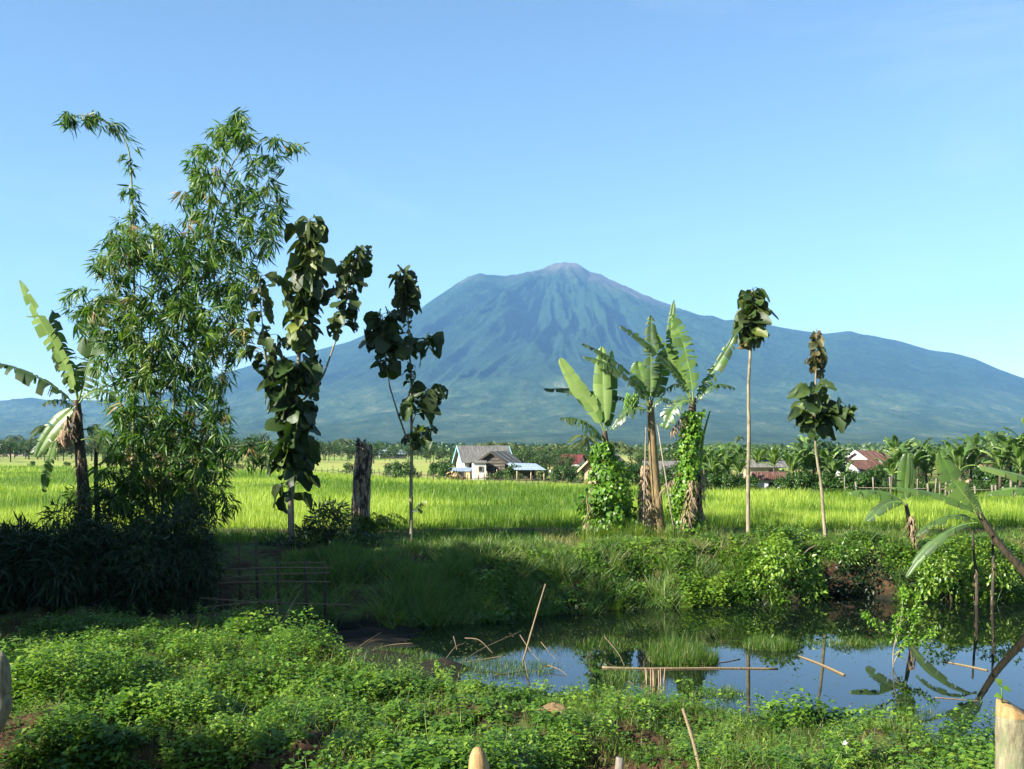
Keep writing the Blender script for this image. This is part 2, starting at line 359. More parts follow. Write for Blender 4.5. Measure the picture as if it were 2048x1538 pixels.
# ------------------------------------------------------------ leaf templates
def blade_t(bend=.35, n=3, twist=0.0):
    us = np.linspace(0, 1, n + 1)[:-1]; V = []
    for u in us:
        wd = (.5 if u == 0 else .5 * (1 - u ** 1.6)); b = -bend * u * u
        V += [(u, -wd, b), (u, wd, b)]
    V.append((.97, 0, -bend)); q = [(2 * i, 2 * i + 1, 2 * i + 3, 2 * i + 2) for i in range(n - 1)]
    return (V, q, [(2 * n - 2, 2 * n - 1, 2 * n)])
BLADE = [blade_t(.1), blade_t(.3), blade_t(.5), blade_t(.75, 4)]
BLADE2 = [blade_t(.05, 2), blade_t(.25, 2)]
def lance_t(fold=.15, bend=.2):
    return ([(0, 0, 0), (.3, -.5, fold * .3 - bend * .09), (.3, 0, -bend * .09), (.3, .5, fold * .3 - bend * .09), (.7, -.33, -bend * .5 + fold * .1), (.7, 0, -bend * .5), (.7, .33, -bend * .5 + fold * .1), (1, 0, -bend)],
            [(1, 2, 5, 4), (2, 3, 6, 5)], [(0, 2, 1), (0, 3, 2), (4, 5, 7), (5, 6, 7)])
LANCE = [lance_t(.1, .1), lance_t(.25, .3), lance_t(.0, .5)]
KITE = [([(0, 0, 0), (.45, -.5, .08), (.5, 0, -.02), (.45, .5, .08), (1, 0, -b)], [], [(0, 2, 1), (0, 3, 2), (1, 2, 4), (2, 3, 4)]) for b in (.05, .25)]
def big_leaf_t(seed, w=.62, droop=.45, cup=.12):
    r = np.random.default_rng(seed); nu, nv = 9, 7; V = []; ph = r.random() * 6
    ws = np.array([.06, .36, .58, .78, .92, 1.0, .98, .80, .40]) * .5
    for i in range(nu):
        u = i / (nu - 1)
        for j in range(nv):
            v = (j - 3) / 3; jr = 1 + (r.random() - .5) * .2 + .12 * math.sin(u * 17 + ph + v) if abs(v) == 1 else 1
            V.append((u + (r.random() - .5) * .04, v * ws[i] * jr, -droop * u ** 1.8 + cup * v * v * ws[i] * 2 + (r.random() - .5) * .13 * abs(v)))
    q = [(i * nv + j, i * nv + j + 1, (i + 1) * nv + j + 1, (i + 1) * nv + j) for i in range(nu - 1) for j in range(nv - 1)]
    # a few insect holes: drop random inner quads
    q = [x for x in q if r.random() > .05]
    return (V, q, [])
TEAK = [big_leaf_t(k, droop=(.3, .6, .9, 1.2)[k % 4], w=.52 + .1 * (k % 3), cup=(.1, .35, .55)[k % 3]) for k in range(12)]

def bez(pts, n):
    P = [np.asarray(p, float) for p in pts]; t = np.linspace(0, 1, n)[:, None]
    if len(P) == 3: return (1 - t) ** 2 * P[0] + 2 * t * (1 - t) * P[1] + t * t * P[2]
    if len(P) == 4: return (1 - t) ** 3 * P[0] + 3 * t * (1 - t) ** 2 * P[1] + 3 * t * t * (1 - t) * P[2] + t ** 3 * P[3]
    return P[0] * (1 - t) + P[1] * t
def poly(pts, n=None):
    """smooth Catmull-Rom through the points"""
    P = np.array(pts, float); P = np.concatenate([[2 * P[0] - P[1]], P, [2 * P[-1] - P[-2]]]); out_ = []
    m = 6 if n is None else n
    for i in range(1, len(P) - 2):
        for t in np.linspace(0, 1, m, endpoint=False):
            out_.append(.5 * ((2 * P[i]) + (-P[i - 1] + P[i + 1]) * t + (2 * P[i - 1] - 5 * P[i] + 4 * P[i + 1] - P[i + 2]) * t * t + (-P[i - 1] + 3 * P[i] - 3 * P[i + 1] + P[i + 2]) * t ** 3))
    out_.append(P[-2]); return np.array(out_)
def pxpoly(pts, Y, dy=0.0, n=6):
    """points (px, py[, depth offset])"""
    return poly([at(p[0], p[1], Y + (p[2] if len(p) > 2 else 0)) for p in pts], n)

# ------------------------------------------------------------ ground
def near_shore(x):
    xs = [-40, -12, -6.5, -4.9, -3.6, -.25, 2.5, 3.8, 6.3, 7.6, 9, 12, 40]
    ys = [27.2, 27.0, 26.8, 24.6, 22.6, 20.3, 20.0, 19.4, 18.2, 16.6, 15.0, 13, 13]
    return np.interp(x, xs, ys)
def far_shore(x):
    xs = [-40, -7, -6, -3.6, -.4, 2.7, 6, 10.3, 16.6, 40]
    ys = [26.8, 26.9, 28.2, 28.2, 30.0, 31.6, 32.7, 33.5, 33.7, 34]
    x = np.asarray(x, float)
    return np.interp(x, xs, ys) + 1.7 * np.exp(-((x - 11.2) / 1.5) ** 4) + .25 * np.sin(x * 1.9) + .15 * np.sin(x * 4.3 + 1)
WL = -1.5
def gz(x, y):
    x = np.asarray(x, float); y = np.asarray(y, float)
    ns = near_shore(x); fs = far_shore(x); n = fbm(x * .7, y * .7, 3, 3) - .5; nb = fbm(x * .25, y * .25, 9, 3) - .5
    # the bank between pond and paddy
    crest = fs + np.interp(x, [-12, -3, 3, 9, 20], [6.5, 5.8, 4.2, 3.4, 3.2])
    bank = WL - .25 + (1.75 + .05) * ss(0, 1, (y - fs) / (crest - fs)) ** .8
    bank = bank + (.5 * n + .3 * (fbm(x * 1.7, y * 1.7, 15, 2) - .5)) * ss(0, .3, (y - fs) / 3) * (1 - ss(38, 43, y))
    bank = bank + .9 * np.exp(-((x - 11.2) / 1.9) ** 4) * ss(0, .7, y - fs) * (1 - ss(35.5, 38, y))
    bank = np.minimum(bank, .25 + .2 * n)
    # mound of the near bund and the ditch side towards the viewer
    bund = -.98 + .5 * nb + .5 * n + .5 * (fbm(x * 1.6, y * 1.6, 14, 2) - .5) + np.interp(x, [-8, -4, 0, 8], [.15, .1, 0, -.1])
    face = ss(0, 1, (ns - y) / 1.6)
    nearz = (WL - .25) * (1 - face) + bund * face
    lip = np.interp(x, [-9, -6, -4, -2.8, -1, .5, 1.9, 3, 9], [16.4, 16.2, 15.8, 13.4, 13.2, 15.3, 15.3, 13.4, 12.4]) + n * 1.2
    nearz = nearz + (-.9 - .3 * n) * (1 - ss(-1.6, .3, y - lip)) * 1.0
    road = 1.9 * (1 - ss(4.2, 10.5, y)); nearz = nearz + road * (1 + 0.6 * (1 - ss(4.2, 9, y)))
    pond = np.full_like(x, WL - .55)
    land_left = (fs - ns) < .4
    mid = .5 * (ns + fs)
    z = np.where(y < mid, nearz, bank)
    inside = np.minimum(y - ns, fs - y)
    z = np.where(inside > 0, np.minimum(z, WL - .25 - .35 * ss(0, 2, inside)), z)
    # where there is no pond (far left) blend mound to bank
    lf = 1 - ss(-6.6, -5.6, x)
    tt = ss(29.5, 36, y); dryz = nearz * 0 + (bund * (1 - tt) + .2 * tt)
    dryz = np.where(y < 24.5, np.where(y < ns - 1.6, nearz, bund), dryz)
    mud = (fbm(x * 1.3, y * 2.2, 18, 3) - .5) * .26 + WL + .03 + .09 * np.exp(-((x + 2.6) / 1.8) ** 4)
    z = np.where((inside > -.2) & (x < 1.0), np.maximum(z, mud - .35 * ss(-1.6, .0, x) - .3 * ss(5.5, 9.0, inside + (y - ns))), z)
    z = z * (1 - lf) + dryz * lf
    z = np.where(y > 36.5, z * (1 - ss(36.5, 41, y)) + 0.0 * y, z)
    return z
def axis(dense0, dense1, step, far, g=1.13):
    a = list(np.arange(dense0, dense1 + 1e-6, step)); s = step
    while a[-1] < far: s *= g; a.append(a[-1] + s)
    return a
xs = axis(0, 24, .2, 16000); xs = np.array([-v for v in xs[:0:-1]] + xs)
ys = np.array([-400, -120, -40, -15, -6, -2] + axis(0, 42, .2, 16000))
X, Yg = np.meshgrid(xs, ys); Z = gz(X, Yg)
nx, ny = len(xs), len(ys); idx = np.arange(nx * ny).reshape(ny, nx)
q = np.stack([idx[:-1, :-1], idx[:-1, 1:], idx[1:, 1:], idx[1:, :-1]], -1).reshape(-1, 4)
gb = MB()
bare = ss(.0, .5, 1 - np.abs(Yg - near_shore(X) + .3)) * .7
bare = np.maximum(bare, ((Yg > near_shore(X)) & (Yg < far_shore(X) + .3)) * 1.0)
bare = np.maximum(bare, np.exp(-((X - 11.2) / 1.9) ** 4) * (Yg > 33) * (Yg < 36.2))
bare = np.maximum(bare, (Yg < 17) * ss(.45, .6, fbm(X * .5, Yg * .5, 21, 3)))
bare = np.maximum(bare, np.exp(-((X - 1.5) / 1.1) ** 2 - ((Yg - 14.2) / 1.6) ** 2) * 1.5)
bare = np.maximum(bare, ((Yg > 43.2) & (Yg < 45.3)) * .8)
gb.add(np.stack([X, Yg, Z], -1), q, tint=.5, dry=np.clip(bare, 0, 1).ravel())
tag(gb.build('ground', M['ground']), 'ground of soil, pond banks and rice paddies running to the mountain', kind='structure')
# pond sheet
px_ = np.linspace(-7.2, 40, 120); wb = MB()
vv = np.concatenate([np.stack([px_, near_shore(px_) - 1.2, np.full(120, WL)], 1), np.stack([px_, far_shore(px_) + .8, np.full(120, WL)], 1)])
wb.add(vv, [(i, i + 1, 120 + i + 1, 120 + i) for i in range(119)])
tag(wb.build('water', M['water']), 'still pond water mirroring blue sky and banana leaves', kind='structure')

# ------------------------------------------------------------ mountain
def skyline(a):
    pts = [(-1800, 830), (-600, 815), (-100, 808), (0, 801), (35, 797), (65, 795), (100, 800), (200, 800), (330, 785), (450, 745), (540, 722), (600, 708), (700, 680), (780, 642), (845, 610), (900, 577), (935, 553), (960, 545), (985, 548), (1010, 553),
           (1040, 547), (1080, 537), (1110, 526), (1130, 523), (1150, 525), (1165, 531), (1178, 541), (1200, 547), (1225, 560), (1250, 570), (1290, 588), (1320, 604), (1350, 617), (1400, 628), (1425, 630), (1450, 640), (1480, 638), (1530, 648),
           (1600, 660), (1650, 666), (1700, 661), (1725, 668), (1790, 680), (1860, 700), (1900, 705), (1950, 718), (2000, 738), (2048, 755), (2200, 800), (2600, 850), (4000, 880)]
    p = np.array(pts, float); return np.interp(a, p[:, 0], (HOR - p[:, 1]) / F)
YR, Y0 = 8000.0, 1500.0
aa = np.linspace(-500, 2550, 1000); tt = np.concatenate([np.linspace(0, 1, 470), np.linspace(1.01, 1.35, 25)])
A, T = np.meshgrid(aa, tt); Ym = Y0 + (YR - Y0) * T; Xm = (A - 1024) / F * Ym
S = skyline(A)
ker = np.hanning(131); ker /= ker.sum(); sm = np.convolve(np.pad(skyline(aa), 65, mode='edge'), ker, 'same')[65:-65]
ker2 = np.hanning(301); ker2 /= ker2.sum(); sm2 = np.convolve(np.pad(skyline(aa), 150, mode='edge'), ker2, 'same')[150:-150]
Tc = np.clip(T, 0, 1)
b1 = ss(.72, 1, Tc); b2 = ss(.3, .8, Tc)
Se = S * b1 + (1 - b1) * (sm[None] * b2 + sm2[None] * (1 - b2))
H = Se * YR * (.06 * Tc + .94 * Tc ** 2.5)
PX, PY = (1130 - 1024) / F * YR, YR + 150
th = np.arctan2(Xm - PX, PY - Ym); rr = np.hypot(Xm - PX, Ym - PY) + 60
wob = fbm(Xm / 900, Ym / 900, 5, 3) - .5
g1 = 1 - np.abs(2 * vn(th * 4.2 + wob * 1.6, np.log(rr) * .7, 11) - 1)
g2 = 1 - np.abs(2 * vn(th * 10 + wob * 2.6, np.log(rr) * 1.5, 12) - 1)
g3 = 1 - np.abs(2 * vn(th * 24 + wob * 4, np.log(rr) * 3, 13) - 1)
rel = H / 1455.
amp = np.clip(rel * 1.6, 0, 1) * np.clip(rr / 700, .0, 1) * (1 - .88 * ss(.86, 1, Tc))
H = H + amp * ((g1 - .55) * 185 + (g2 - .5) * 135 + (g3 - .5) * 85 + (1 - np.abs(2 * vn(th * 55 + wob * 6, np.log(rr) * 6, 14) - 1) - .5) * 48)
H = H + (fbm(Xm / 140, Ym / 140, 31, 5) - .5) * 42 * ss(.1, .5, Tc) * (1 - .72 * ss(.97, 1, Tc)) - 4
# low outlying foothill folds of the apron
H = H + (fbm(Xm / 700, Ym / 500, 41, 4) - .5) * 60 * ss(.12, .35, Tc) * (1 - ss(.6, .9, Tc))
H = np.where(T > 1, H - (Ym - YR) * .55 , H)
idm = np.arange(A.size).reshape(A.shape)
q = np.stack([idm[:-1, :-1], idm[:-1, 1:], idm[1:, 1:], idm[1:, :-1]], -1).reshape(-1, 4)
mb = MB(); mb.add(np.stack([Xm, Ym, H], -1), q)
tag(mb.build('mountain', M['mountain']), 'blue hazy volcano with bare grey summit and forested gullied slopes', kind='structure')

# ------------------------------------------------------------ haze (pale even air round everything)
hz = MB(); hz.box((0, 5000, 800), (20000, 11400, 1640.0))
hm = NT('haze_air'); pv = hm.n('ShaderNodeVolumePrincipled'); pv.inputs['Color'].default_value = (.24, .54, 1.0, 1); pv.inputs['Density'].default_value = HAZE; pv.inputs['Anisotropy'].default_value = 0.0
hm.l(pv.outputs[0], hm.out.inputs['Volume'])
tag(hz.build('haze', hm.m, smooth=False), 'thin blue morning haze in the air', kind='stuff')

# ------------------------------------------------------------ rice and grasses
def blades(mb_, x, y, L, W, lean=.35, tint=.5, zoff=0.0, dry=0.0, tm=BLADE2, z=None, sweep=(0, 0)):
    k = len(x); z = gz(x, y) if z is None else z
    a = rng.random(k) * 2 * np.pi; ln = lean * rng.random(k)
    D = np.stack([np.cos(a) * ln + sweep[0], np.sin(a) * ln + sweep[1], np.ones(k)], 1)
    a2 = rng.normal(0, .7, k); N = np.stack([np.sin(a2), -np.cos(a2), np.full(k, .15)], 1)
    sg = np.where(rng.random(k) < .5, 1, -1)[:, None]
    mb_.scatter(tm, np.stack([x, y, z + zoff], 1), D, N * sg, L, W, tint, dry)
def field_far(x):   # far edge of the big rice paddy, running nearer to the right
    p = (x, )
    px_edge = [(0, 929), (400, 934), (560, 938), (900, 957), (1180, 967), (1480, 976), (2048, 987)]
    P = np.array([at(a, b, 3.6 * F / (b - HOR)) for a, b in px_edge]); o = np.argsort(P[:, 0])
    return P
FE = field_far(0)
def far_edge_y(px):
    # the measured row is that of the blade tips, half a metre above the paddy floor
    a = np.interp(px, [-200, 0, 400, 560, 900, 1180, 1480, 2048, 2300], [927, 929, 934, 938, 957, 967, 976, 987, 990])
    return 3.1 * F / (a - HOR)
rb = MB()
def rice_band(y0, y1, dens, L, W):
    area = (y1 - y0) * (y1 + y0) / 2 * 1.16; k = int(area * dens)
    yy = np.sqrt(rng.random(k) * (y1 ** 2 - y0 ** 2) + y0 ** 2); pxx = rng.uniform(-90, 2140, k); xx = (pxx - 1024) / F * yy
    ok = yy < far_edge_y(pxx) - .5
    pn = fbm(xx * .35, yy * .22, 51, 3); ok &= rng.random(k) < ss(.25, .42, pn) + .35
    edge = 45.3 + 1.0 * (fbm(xx * .5, 0 * xx, 52, 2) - .5) * 2; ok &= yy > edge
    gap = (np.abs(yy - (51.5 + .05 * xx + .5 * np.sin(xx * .4))) < .45) & (xx > -14) & (xx < 6); ok &= ~gap; ok &= ~((np.abs(yy - (72 - .12 * xx + 1.2 * np.sin(xx * .15))) < .45) & (rng.random(k) < .85)); ok &= ~((np.abs(yy - (88 + .1 * xx)) < .6) & (xx < 10) & (rng.random(k) < .8))
    xx, yy, pn = xx[ok], yy[ok], pn[ok]; k = len(xx)
    hgt = (.55 + .8 * fbm(xx * .9, yy * .9, 53, 2)) * (1 - .35 * ss(.52, .7, fbm(xx * .07, yy * .4, 57, 3))) * rng.uniform(.65, 1.3, k)
    t = np.clip(.08 + .8 * ss(.3, .7, fbm(xx * .12, yy * .07, 54, 3)) - .35 * ss(.5, .7, fbm(xx * .07, yy * .4, 57, 3)) + rng.normal(0, .24, k), 0, 1)
    blades(rb, xx, yy, L * hgt, W * rng.uniform(.7, 1.3, k), .38, t, z=np.zeros(k))
rice_band(45, 60, 95, .62, .026); rice_band(60, 90, 42, .62, .038); rice_band(90, 140, 20, .62, .05); rice_band(140, 250, 6, .62, .09)
tag(rb.build('rice', M['rice']), 'bright yellow green rice filling the paddy behind the banana trees', kind='stuff')

gr = MB()
# grass verge between bank and paddy, patches of stubble
k = 30000; xx = rng.uniform(-24, 24, k); yy = rng.uniform(35.5, 45.5, k); ok = np.abs(xx) < yy * .53
pn = fbm(xx * .45, yy * .45, 61, 3); ok &= rng.random(k) < ss(.25, .55, pn) + .15
ok &= ~((yy > 43.4) & (rng.random(k) < .9)); xx, yy, pn = xx[ok], yy[ok], pn[ok]; k = len(xx)
straw = (fbm(xx * .5 + 9, yy * .5, 62, 3) > .55) & (xx > 1)
blades(gr, xx, yy, rng.uniform(.15, .42, k), rng.uniform(.015, .03, k), .8, np.clip(.5 + .6 * (pn - .4) + .35 * rng.normal(0, .6, k), 0, 1), dry=np.where(straw, rng.uniform(.2, .9, k), 0), tm=BLADE)
# rank grass hanging down the pond bank
k = 120000; xx = rng.uniform(-7.5, 19, k); u = rng.random(k) ** .8; fs = far_shore(xx); yy = fs + .1 + u * np.interp(xx, [-12, -3, 3, 9, 20], [7.5, 6.8, 5, 4.2, 4])
cl = fbm(xx * 1.1, yy * 1.1, 63, 3); tus = vn(xx * 2.3, yy * 2.3, 64); ok = rng.random(k) < ss(.3, .55, cl) * (.25 + .75 * ss(.3, .7, tus)) + .06
ok &= rng.random(k) < np.interp(xx, [-5, -2, 2, 6, 10, 19], [.8, 1, 1, .85, .62, .6])
cave = (np.abs(xx - 11.2) < 1.7) & (u < .42); ok &= ~(cave & (rng.random(k) < .95)); ok &= ~((xx < -3.6) & (yy < 31.5) & (rng.random(k) < .9))
xx, yy, u, cl, tus = xx[ok], yy[ok], u[ok], cl[ok], tus[ok]; k = len(xx)
L = rng.uniform(.25, .8, k) * (.35 + 1.0 * tus) * np.interp(xx, [-4, 0, 4, 19], [1.35, 1.2, .95, .7]) * (1 - .62 * ss(.4, .95, u))
tc = np.floor(xx * 2.3 + .5) * 7.1 + np.floor(yy * 2.3 + .5) * 3.3
a = rng.uniform(0, 2 * np.pi, k); D = np.stack([np.cos(a) * .6 + .25 * np.sin(tc), -.25 + np.sin(a) * .5 + .2 * np.cos(tc * 1.7), np.ones(k) * .9], 1)
N = np.stack([rng.normal(0, .6, k), -np.ones(k), rng.uniform(.1, .9, k)], 1)
straw2 = (fbm(xx * .5 + 3, yy * .9, 66, 3) > .56) & (u > .5)
gr.scatter(BLADE, np.stack([xx, yy, gz(xx, yy)], 1), D, N, L, rng.uniform(.012, .03, k), np.clip(.12 + .5 * cl + .35 * _h(np.floor(tc), 0 * tc, 5) + rng.normal(0, .15, k), 0, 1), np.where(straw2, rng.uniform(0, .8, k), (rng.random(k) < .07) * .9))
tag(gr.build('bank_grass', M['grass']), 'rank green grass covering the far pond bank and paddy verge', kind='stuff')

# leafy weeds on the far bank, mostly to the right
hb = MB()
def herbs(mb_, x, y, hmax, per, leaf, tint0, spread=.12, z=None):
    """plants at x,y: per leaves each, over a height"""
    k = len(x); z0 = gz(x, y) if z is None else z
    X_ = np.repeat(x, per); Y_ = np.repeat(y, per); Z_ = np.repeat(z0, per); H_ = np.repeat(hmax, per); n = len(X_)
    u = rng.random(n) ** .6; a = rng.random(n) * 2 * np.pi; r_ = spread * rng.random(n) * (1.2 - .6 * u)
    P = np.stack([X_ + np.cos(a) * r_, Y_ + np.sin(a) * r_, Z_ + H_ * u], 1)
    D = np.stack([np.cos(a), np.sin(a), rng.uniform(-.45, .45, n)], 1)
    N = np.stack([rng.normal(0, .35, n), rng.normal(-.1, .35, n), np.ones(n)], 1)
    Lf = leaf * rng.uniform(.6, 1.35, n)
    mb_.scatter(KITE, P, D, N, Lf, Lf * rng.uniform(.5, .72, n), np.clip(np.repeat(tint0, per) + rng.normal(0, .16, n), 0, 1))
k = 15000; xx = rng.uniform(-3, 19, k); u = rng.random(k); yy = far_shore(xx) + .2 + u * 4.5
cl = fbm(xx * .6, yy * .6, 71, 3); ok = (rng.random(k) < ss(.44, .58, cl) * (.25 + .75 * ss(.35, .6, vn(xx * 2.1, yy * 2.1, 73))) * np.interp(xx, [-2, 3, 8, 19], [.3, .55, 1, 1]) + .03)
cave = (np.abs(xx - 11.2) < 1.6) & (u < .4); ok &= ~cave
xx, yy, cl, u = xx[ok], yy[ok], cl[ok], u[ok]
herbs(hb, xx, yy, rng.uniform(.12, .6, len(xx)) * (.3 + 1.2 * vn(xx * 1.2, yy * 1.2, 72)) * (1 - .62 * ss(.35, .9, u)), 20, .12, np.clip(.1 + .95 * vn(xx * .9, yy * 1.4, 74) + rng.normal(0, .12, len(xx)), 0, 1), .22)
tag(hb.build('bank_weeds', M['herb']), 'leafy green weeds and creepers over the far pond bank', kind='stuff')

# foreground ground cover on the bund
fg = MB()
k = 34000; yy = rng.uniform(12.6, 27.5, k); xx = rng.uniform(-1, 1, k) * (yy * .53 + .3)
ns = near_shore(xx); left = xx < -5.9
ok = (yy < np.where(left, 25.0 + .8 * np.sin(xx * 1.7), ns - .35)) & (rng.random(k) < np.where(yy > 20, .8, 1))
cl = fbm(xx * .9, yy * .9, 81, 3); big = fbm(xx * .33, yy * .33, 82, 3)
hole = fbm(xx * .5, yy * .5, 21, 3); bare_ = (yy < 17.2) & (hole > .60) & (xx < -2.7)
ok &= ~(bare_ & (rng.random(k) < .93)); ok &= ~((np.exp(-((xx - 1.5) / .9) ** 2 - ((yy - 14.2) / 1.3) ** 2) > .45) & (rng.random(k) < .97))
ok &= rng.random(k) < ss(.3, .5, cl) * .85 + .15
grassy = ss(.2, 2.0, xx) * .85
ok &= rng.random(k) > grassy * ss(.35, .6, fbm(xx * .4, yy * .4, 83, 2) + .15)
xx, yy, cl, big = xx[ok], yy[ok], cl[ok], big[ok]; k = len(xx)
lsz = .055 + .075 * vn(xx * .8, yy * .8, 86) ** 1.5 + .02 * rng.random(k)
herbs(fg, xx, yy, (.05 + .8 * cl ** 1.8 * rng.uniform(.3, 1.4, k)) * (.2 + 1.6 * big), 12, np.repeat(lsz, 12), np.clip(.05 + .95 * fbm(xx * 1.3, yy * 1.3, 84, 3) + rng.normal(0, .14, k), 0, 1), .10)
k = 3600; yy = rng.uniform(13, 26, k); xx = rng.uniform(-1, 1, k) * (yy * .53 + .3); ok = (yy < near_shore(xx) - .3) & (fbm(xx * .7, yy * .7, 87, 3) > .5); xx, yy = xx[ok], yy[ok]; k = len(xx)
per = 14; h_ = rng.uniform(.2, .5, k); Xr = np.repeat(xx, per); Yr_ = np.repeat(yy, per); u = np.tile(np.linspace(.25, 1, per), k); a = np.tile(np.arange(per) * 2.4, k) + np.repeat(rng.random(k) * 6, per); n = len(Xr)
fg.scatter(LANCE, np.stack([Xr + rng.normal(0, .01, n), Yr_ + rng.normal(0, .01, n), np.repeat(gz(xx, yy), per) + np.repeat(h_, per) * u], 1), np.stack([np.cos(a), np.sin(a), rng.uniform(-.2, .8, n)], 1), np.tile((0, -.1, 1.), (n, 1)), .12 * (1.25 - u * .6), .028, np.clip(np.repeat(rng.uniform(.2, 1, k), per) + rng.normal(0, .1, n), 0, 1))
tag(fg.build('foreground_weeds', M['herb']), 'low leafy weeds carpeting the near mound beside the pond', kind='stuff')
fg2 = MB()
k = 120000; yy = rng.uniform(12.6, 26, k); xx = rng.uniform(-1, 1, k) * (yy * .53 + .3); ns = near_shore(xx)
ok = (yy < ns - .15); gr_ = .34 + .66 * ss(-1.0, 2.2, xx - (yy - 16) * .15) + .3 * (np.abs(ns - 1.3 - yy) < 1.2)
cl = fbm(xx * .8, yy * .8, 91, 3); ok &= rng.random(k) < gr_ * (ss(.25, .45, cl) * .8 + .2)
hole = fbm(xx * .5, yy * .5, 21, 3); ok &= ~((yy < 17.2) & (hole > .57) & (xx < -2.7) & (rng.random(k) < .9))
ok &= ~((np.exp(-((xx - 1.5) / .9) ** 2 - ((yy - 14.2) / 1.3) ** 2) > .45) & (rng.random(k) < .97))
xx, yy, cl = xx[ok], yy[ok], cl[ok]; k = len(xx)
blades(fg2, xx, yy, rng.uniform(.1, .3, k) * (.6 + .8 * cl), rng.uniform(.006, .013, k), .8, np.clip(.3 + .65 * cl + rng.normal(0, .15, k), 0, 1), dry=(rng.random(k) < .05) * .8, tm=BLADE)
k = 5000; yy = rng.uniform(12.8, 25, k); xx = rng.uniform(-1, 1, k) * (yy * .53 + .3); ok = yy < near_shore(xx) + .3; xx, yy = xx[ok], yy[ok]; k = len(xx)
blades(fg2, xx, yy, rng.uniform(.15, .5, k), rng.uniform(.004, .009, k), 2.2, rng.random(k), dry=rng.uniform(.6, 1, k), tm=BLADE)
k = 2600; yy = rng.uniform(14, 27, k); xx = rng.uniform(-1, 1, k) * (yy * .53 + .3); ok = (yy < near_shore(xx) + .2) & (fbm(xx * .6, yy * .6, 96, 2) > .5); xx, yy = xx[ok], yy[ok]; k = len(xx)
blades(fg2, xx, yy, rng.uniform(.35, .62, k), rng.uniform(.008, .014, k), .5, rng.uniform(.5, 1, k), dry=(rng.random(k) < .2) * .7, tm=BLADE)
tag(fg2.build('foreground_grass', M['grass']), 'short green grass on the near bund by the water', kind='stuff')

# grass standing in shallow water: clumps
def water_tuft(px, py, Y, rx, ry, n, hgt, label):
    c = at(px, py, Y); c[2] = WL; m_ = MB()
    a = rng.random(n) * 2 * np.pi; r_ = np.sqrt(rng.random(n)); x = c[0] + np.cos(a) * r_ * rx; y = c[1] + np.sin(a) * r_ * ry
    blades(m_, x, y, hgt * rng.uniform(.4, 1.15, n) * (.55 + .9 * vn(x * 3.1, y * 3.1, 8)) * (1.1 - .35 * r_), rng.uniform(.007, .015, n), .45, np.clip(.5 + .3 * rng.normal(0, .6, n), 0, 1), tm=BLADE, z=np.full(n, WL - .05), dry=(rng.random(n) < .08) * .8)
    return tag(m_.build('water_grass', M['grass'], loc=c), label, 'grass clump', 'grass clumps standing in the pond')
# arching tall grass clumps on the bank
k = 900; cx_ = rng.uniform(-4, 18.5, 110); cy2 = far_shore(cx_) + rng.uniform(.1, 5.5, 110); cy2 = np.where(np.abs(cx_ - 11.2) < 1.6, np.maximum(cy2, 36.5), cy2); ta = MB()
for i in range(110):
    n = int(rng.integers(50, 120)); a = rng.uniform(0, 2 * np.pi, n); h_ = rng.uniform(.35, .95) * (1 - .35 * (cy2[i] > far_shore(cx_[i]) + 3.5)); sp = rng.uniform(.05, .16)
    x = cx_[i] + np.cos(a) * sp * rng.random(n); y = cy2[i] + np.sin(a) * sp * rng.random(n); D = np.stack([np.cos(a) * rng.uniform(.2, .9, n), np.sin(a) * rng.uniform(.2, .9, n), np.ones(n)], 1)
    ta.scatter(BLADE, np.stack([x, y, gz(x, y)], 1), D, np.stack([-np.cos(a), -np.sin(a), np.ones(n)], 1), h_ * rng.uniform(.6, 1.2, n), rng.uniform(.012, .026, n), np.clip(rng.uniform(.25, .95) + rng.normal(0, .12, n), 0, 1), (rng.random(n) < .08) * .9)
for i in range(46):
    n = int(rng.integers(50, 110)); px = rng.choice([1190, 1225, 1265, 1300, 1335, 1370, 1410, 1450, 640, 760, 1560, 1820]) + rng.normal(0, 18); y0 = 38.6 + rng.normal(0, .5); x0 = (px - 1024) / F * y0; a = rng.uniform(0, 2 * np.pi, n)
    x = x0 + np.cos(a) * .14 * rng.random(n); y = y0 + np.sin(a) * .14 * rng.random(n); D = np.stack([np.cos(a) * rng.uniform(.1, .7, n), np.sin(a) * rng.uniform(.1, .7, n), np.ones(n)], 1)
    ta.scatter(BLADE, np.stack([x, y, gz(x, y)], 1), D, np.stack([-np.cos(a), -np.sin(a), np.ones(n)], 1), rng.uniform(.5, 1.0) * rng.uniform(.6, 1.2, n), rng.uniform(.012, .026, n), np.clip(rng.uniform(.3, .95) + rng.normal(0, .12, n), 0, 1), (rng.random(n) < .12) * .9)
tag(ta.build('tall_grass', M['grass']), 'tufts of taller arching grass dotted over the far bank', kind='stuff')
# floating scraps and duckweed on the pond
k = 5200; xx = rng.uniform(-5.5, 15, k); yy = rng.uniform(16.5, 34, k); cl = fbm(xx * .6, yy * .6, 95, 3) + .22 * (xx < 0) + .12 * (xx > 6) * (yy < 20.5); ok = (yy > near_shore(xx) - .8) & (yy < far_shore(xx) + .2) & (rng.random(k) < ss(.5, .75, cl) * .8 + .04)
xx, yy = xx[ok], yy[ok]; k = len(xx); a = rng.uniform(0, 6.28, k); pw = MB(); dr_ = (rng.random(k) < .5) * rng.uniform(.4, 1, k)
pw.scatter([([(0, 0, 0), (.4, -.5, 0), (.5, 0, .02), (.45, .5, 0), (1, 0, 0)], [], [(0, 1, 2), (0, 2, 3), (1, 4, 2), (2, 4, 3)])], np.stack([xx, yy, np.full(k, WL + .006)], 1), np.stack([np.cos(a), np.sin(a), 0 * a], 1), np.tile((0, 0, 1.), (k, 1)), rng.uniform(.03, .11, k), rng.uniform(.015, .05, k), rng.random(k), dr_)
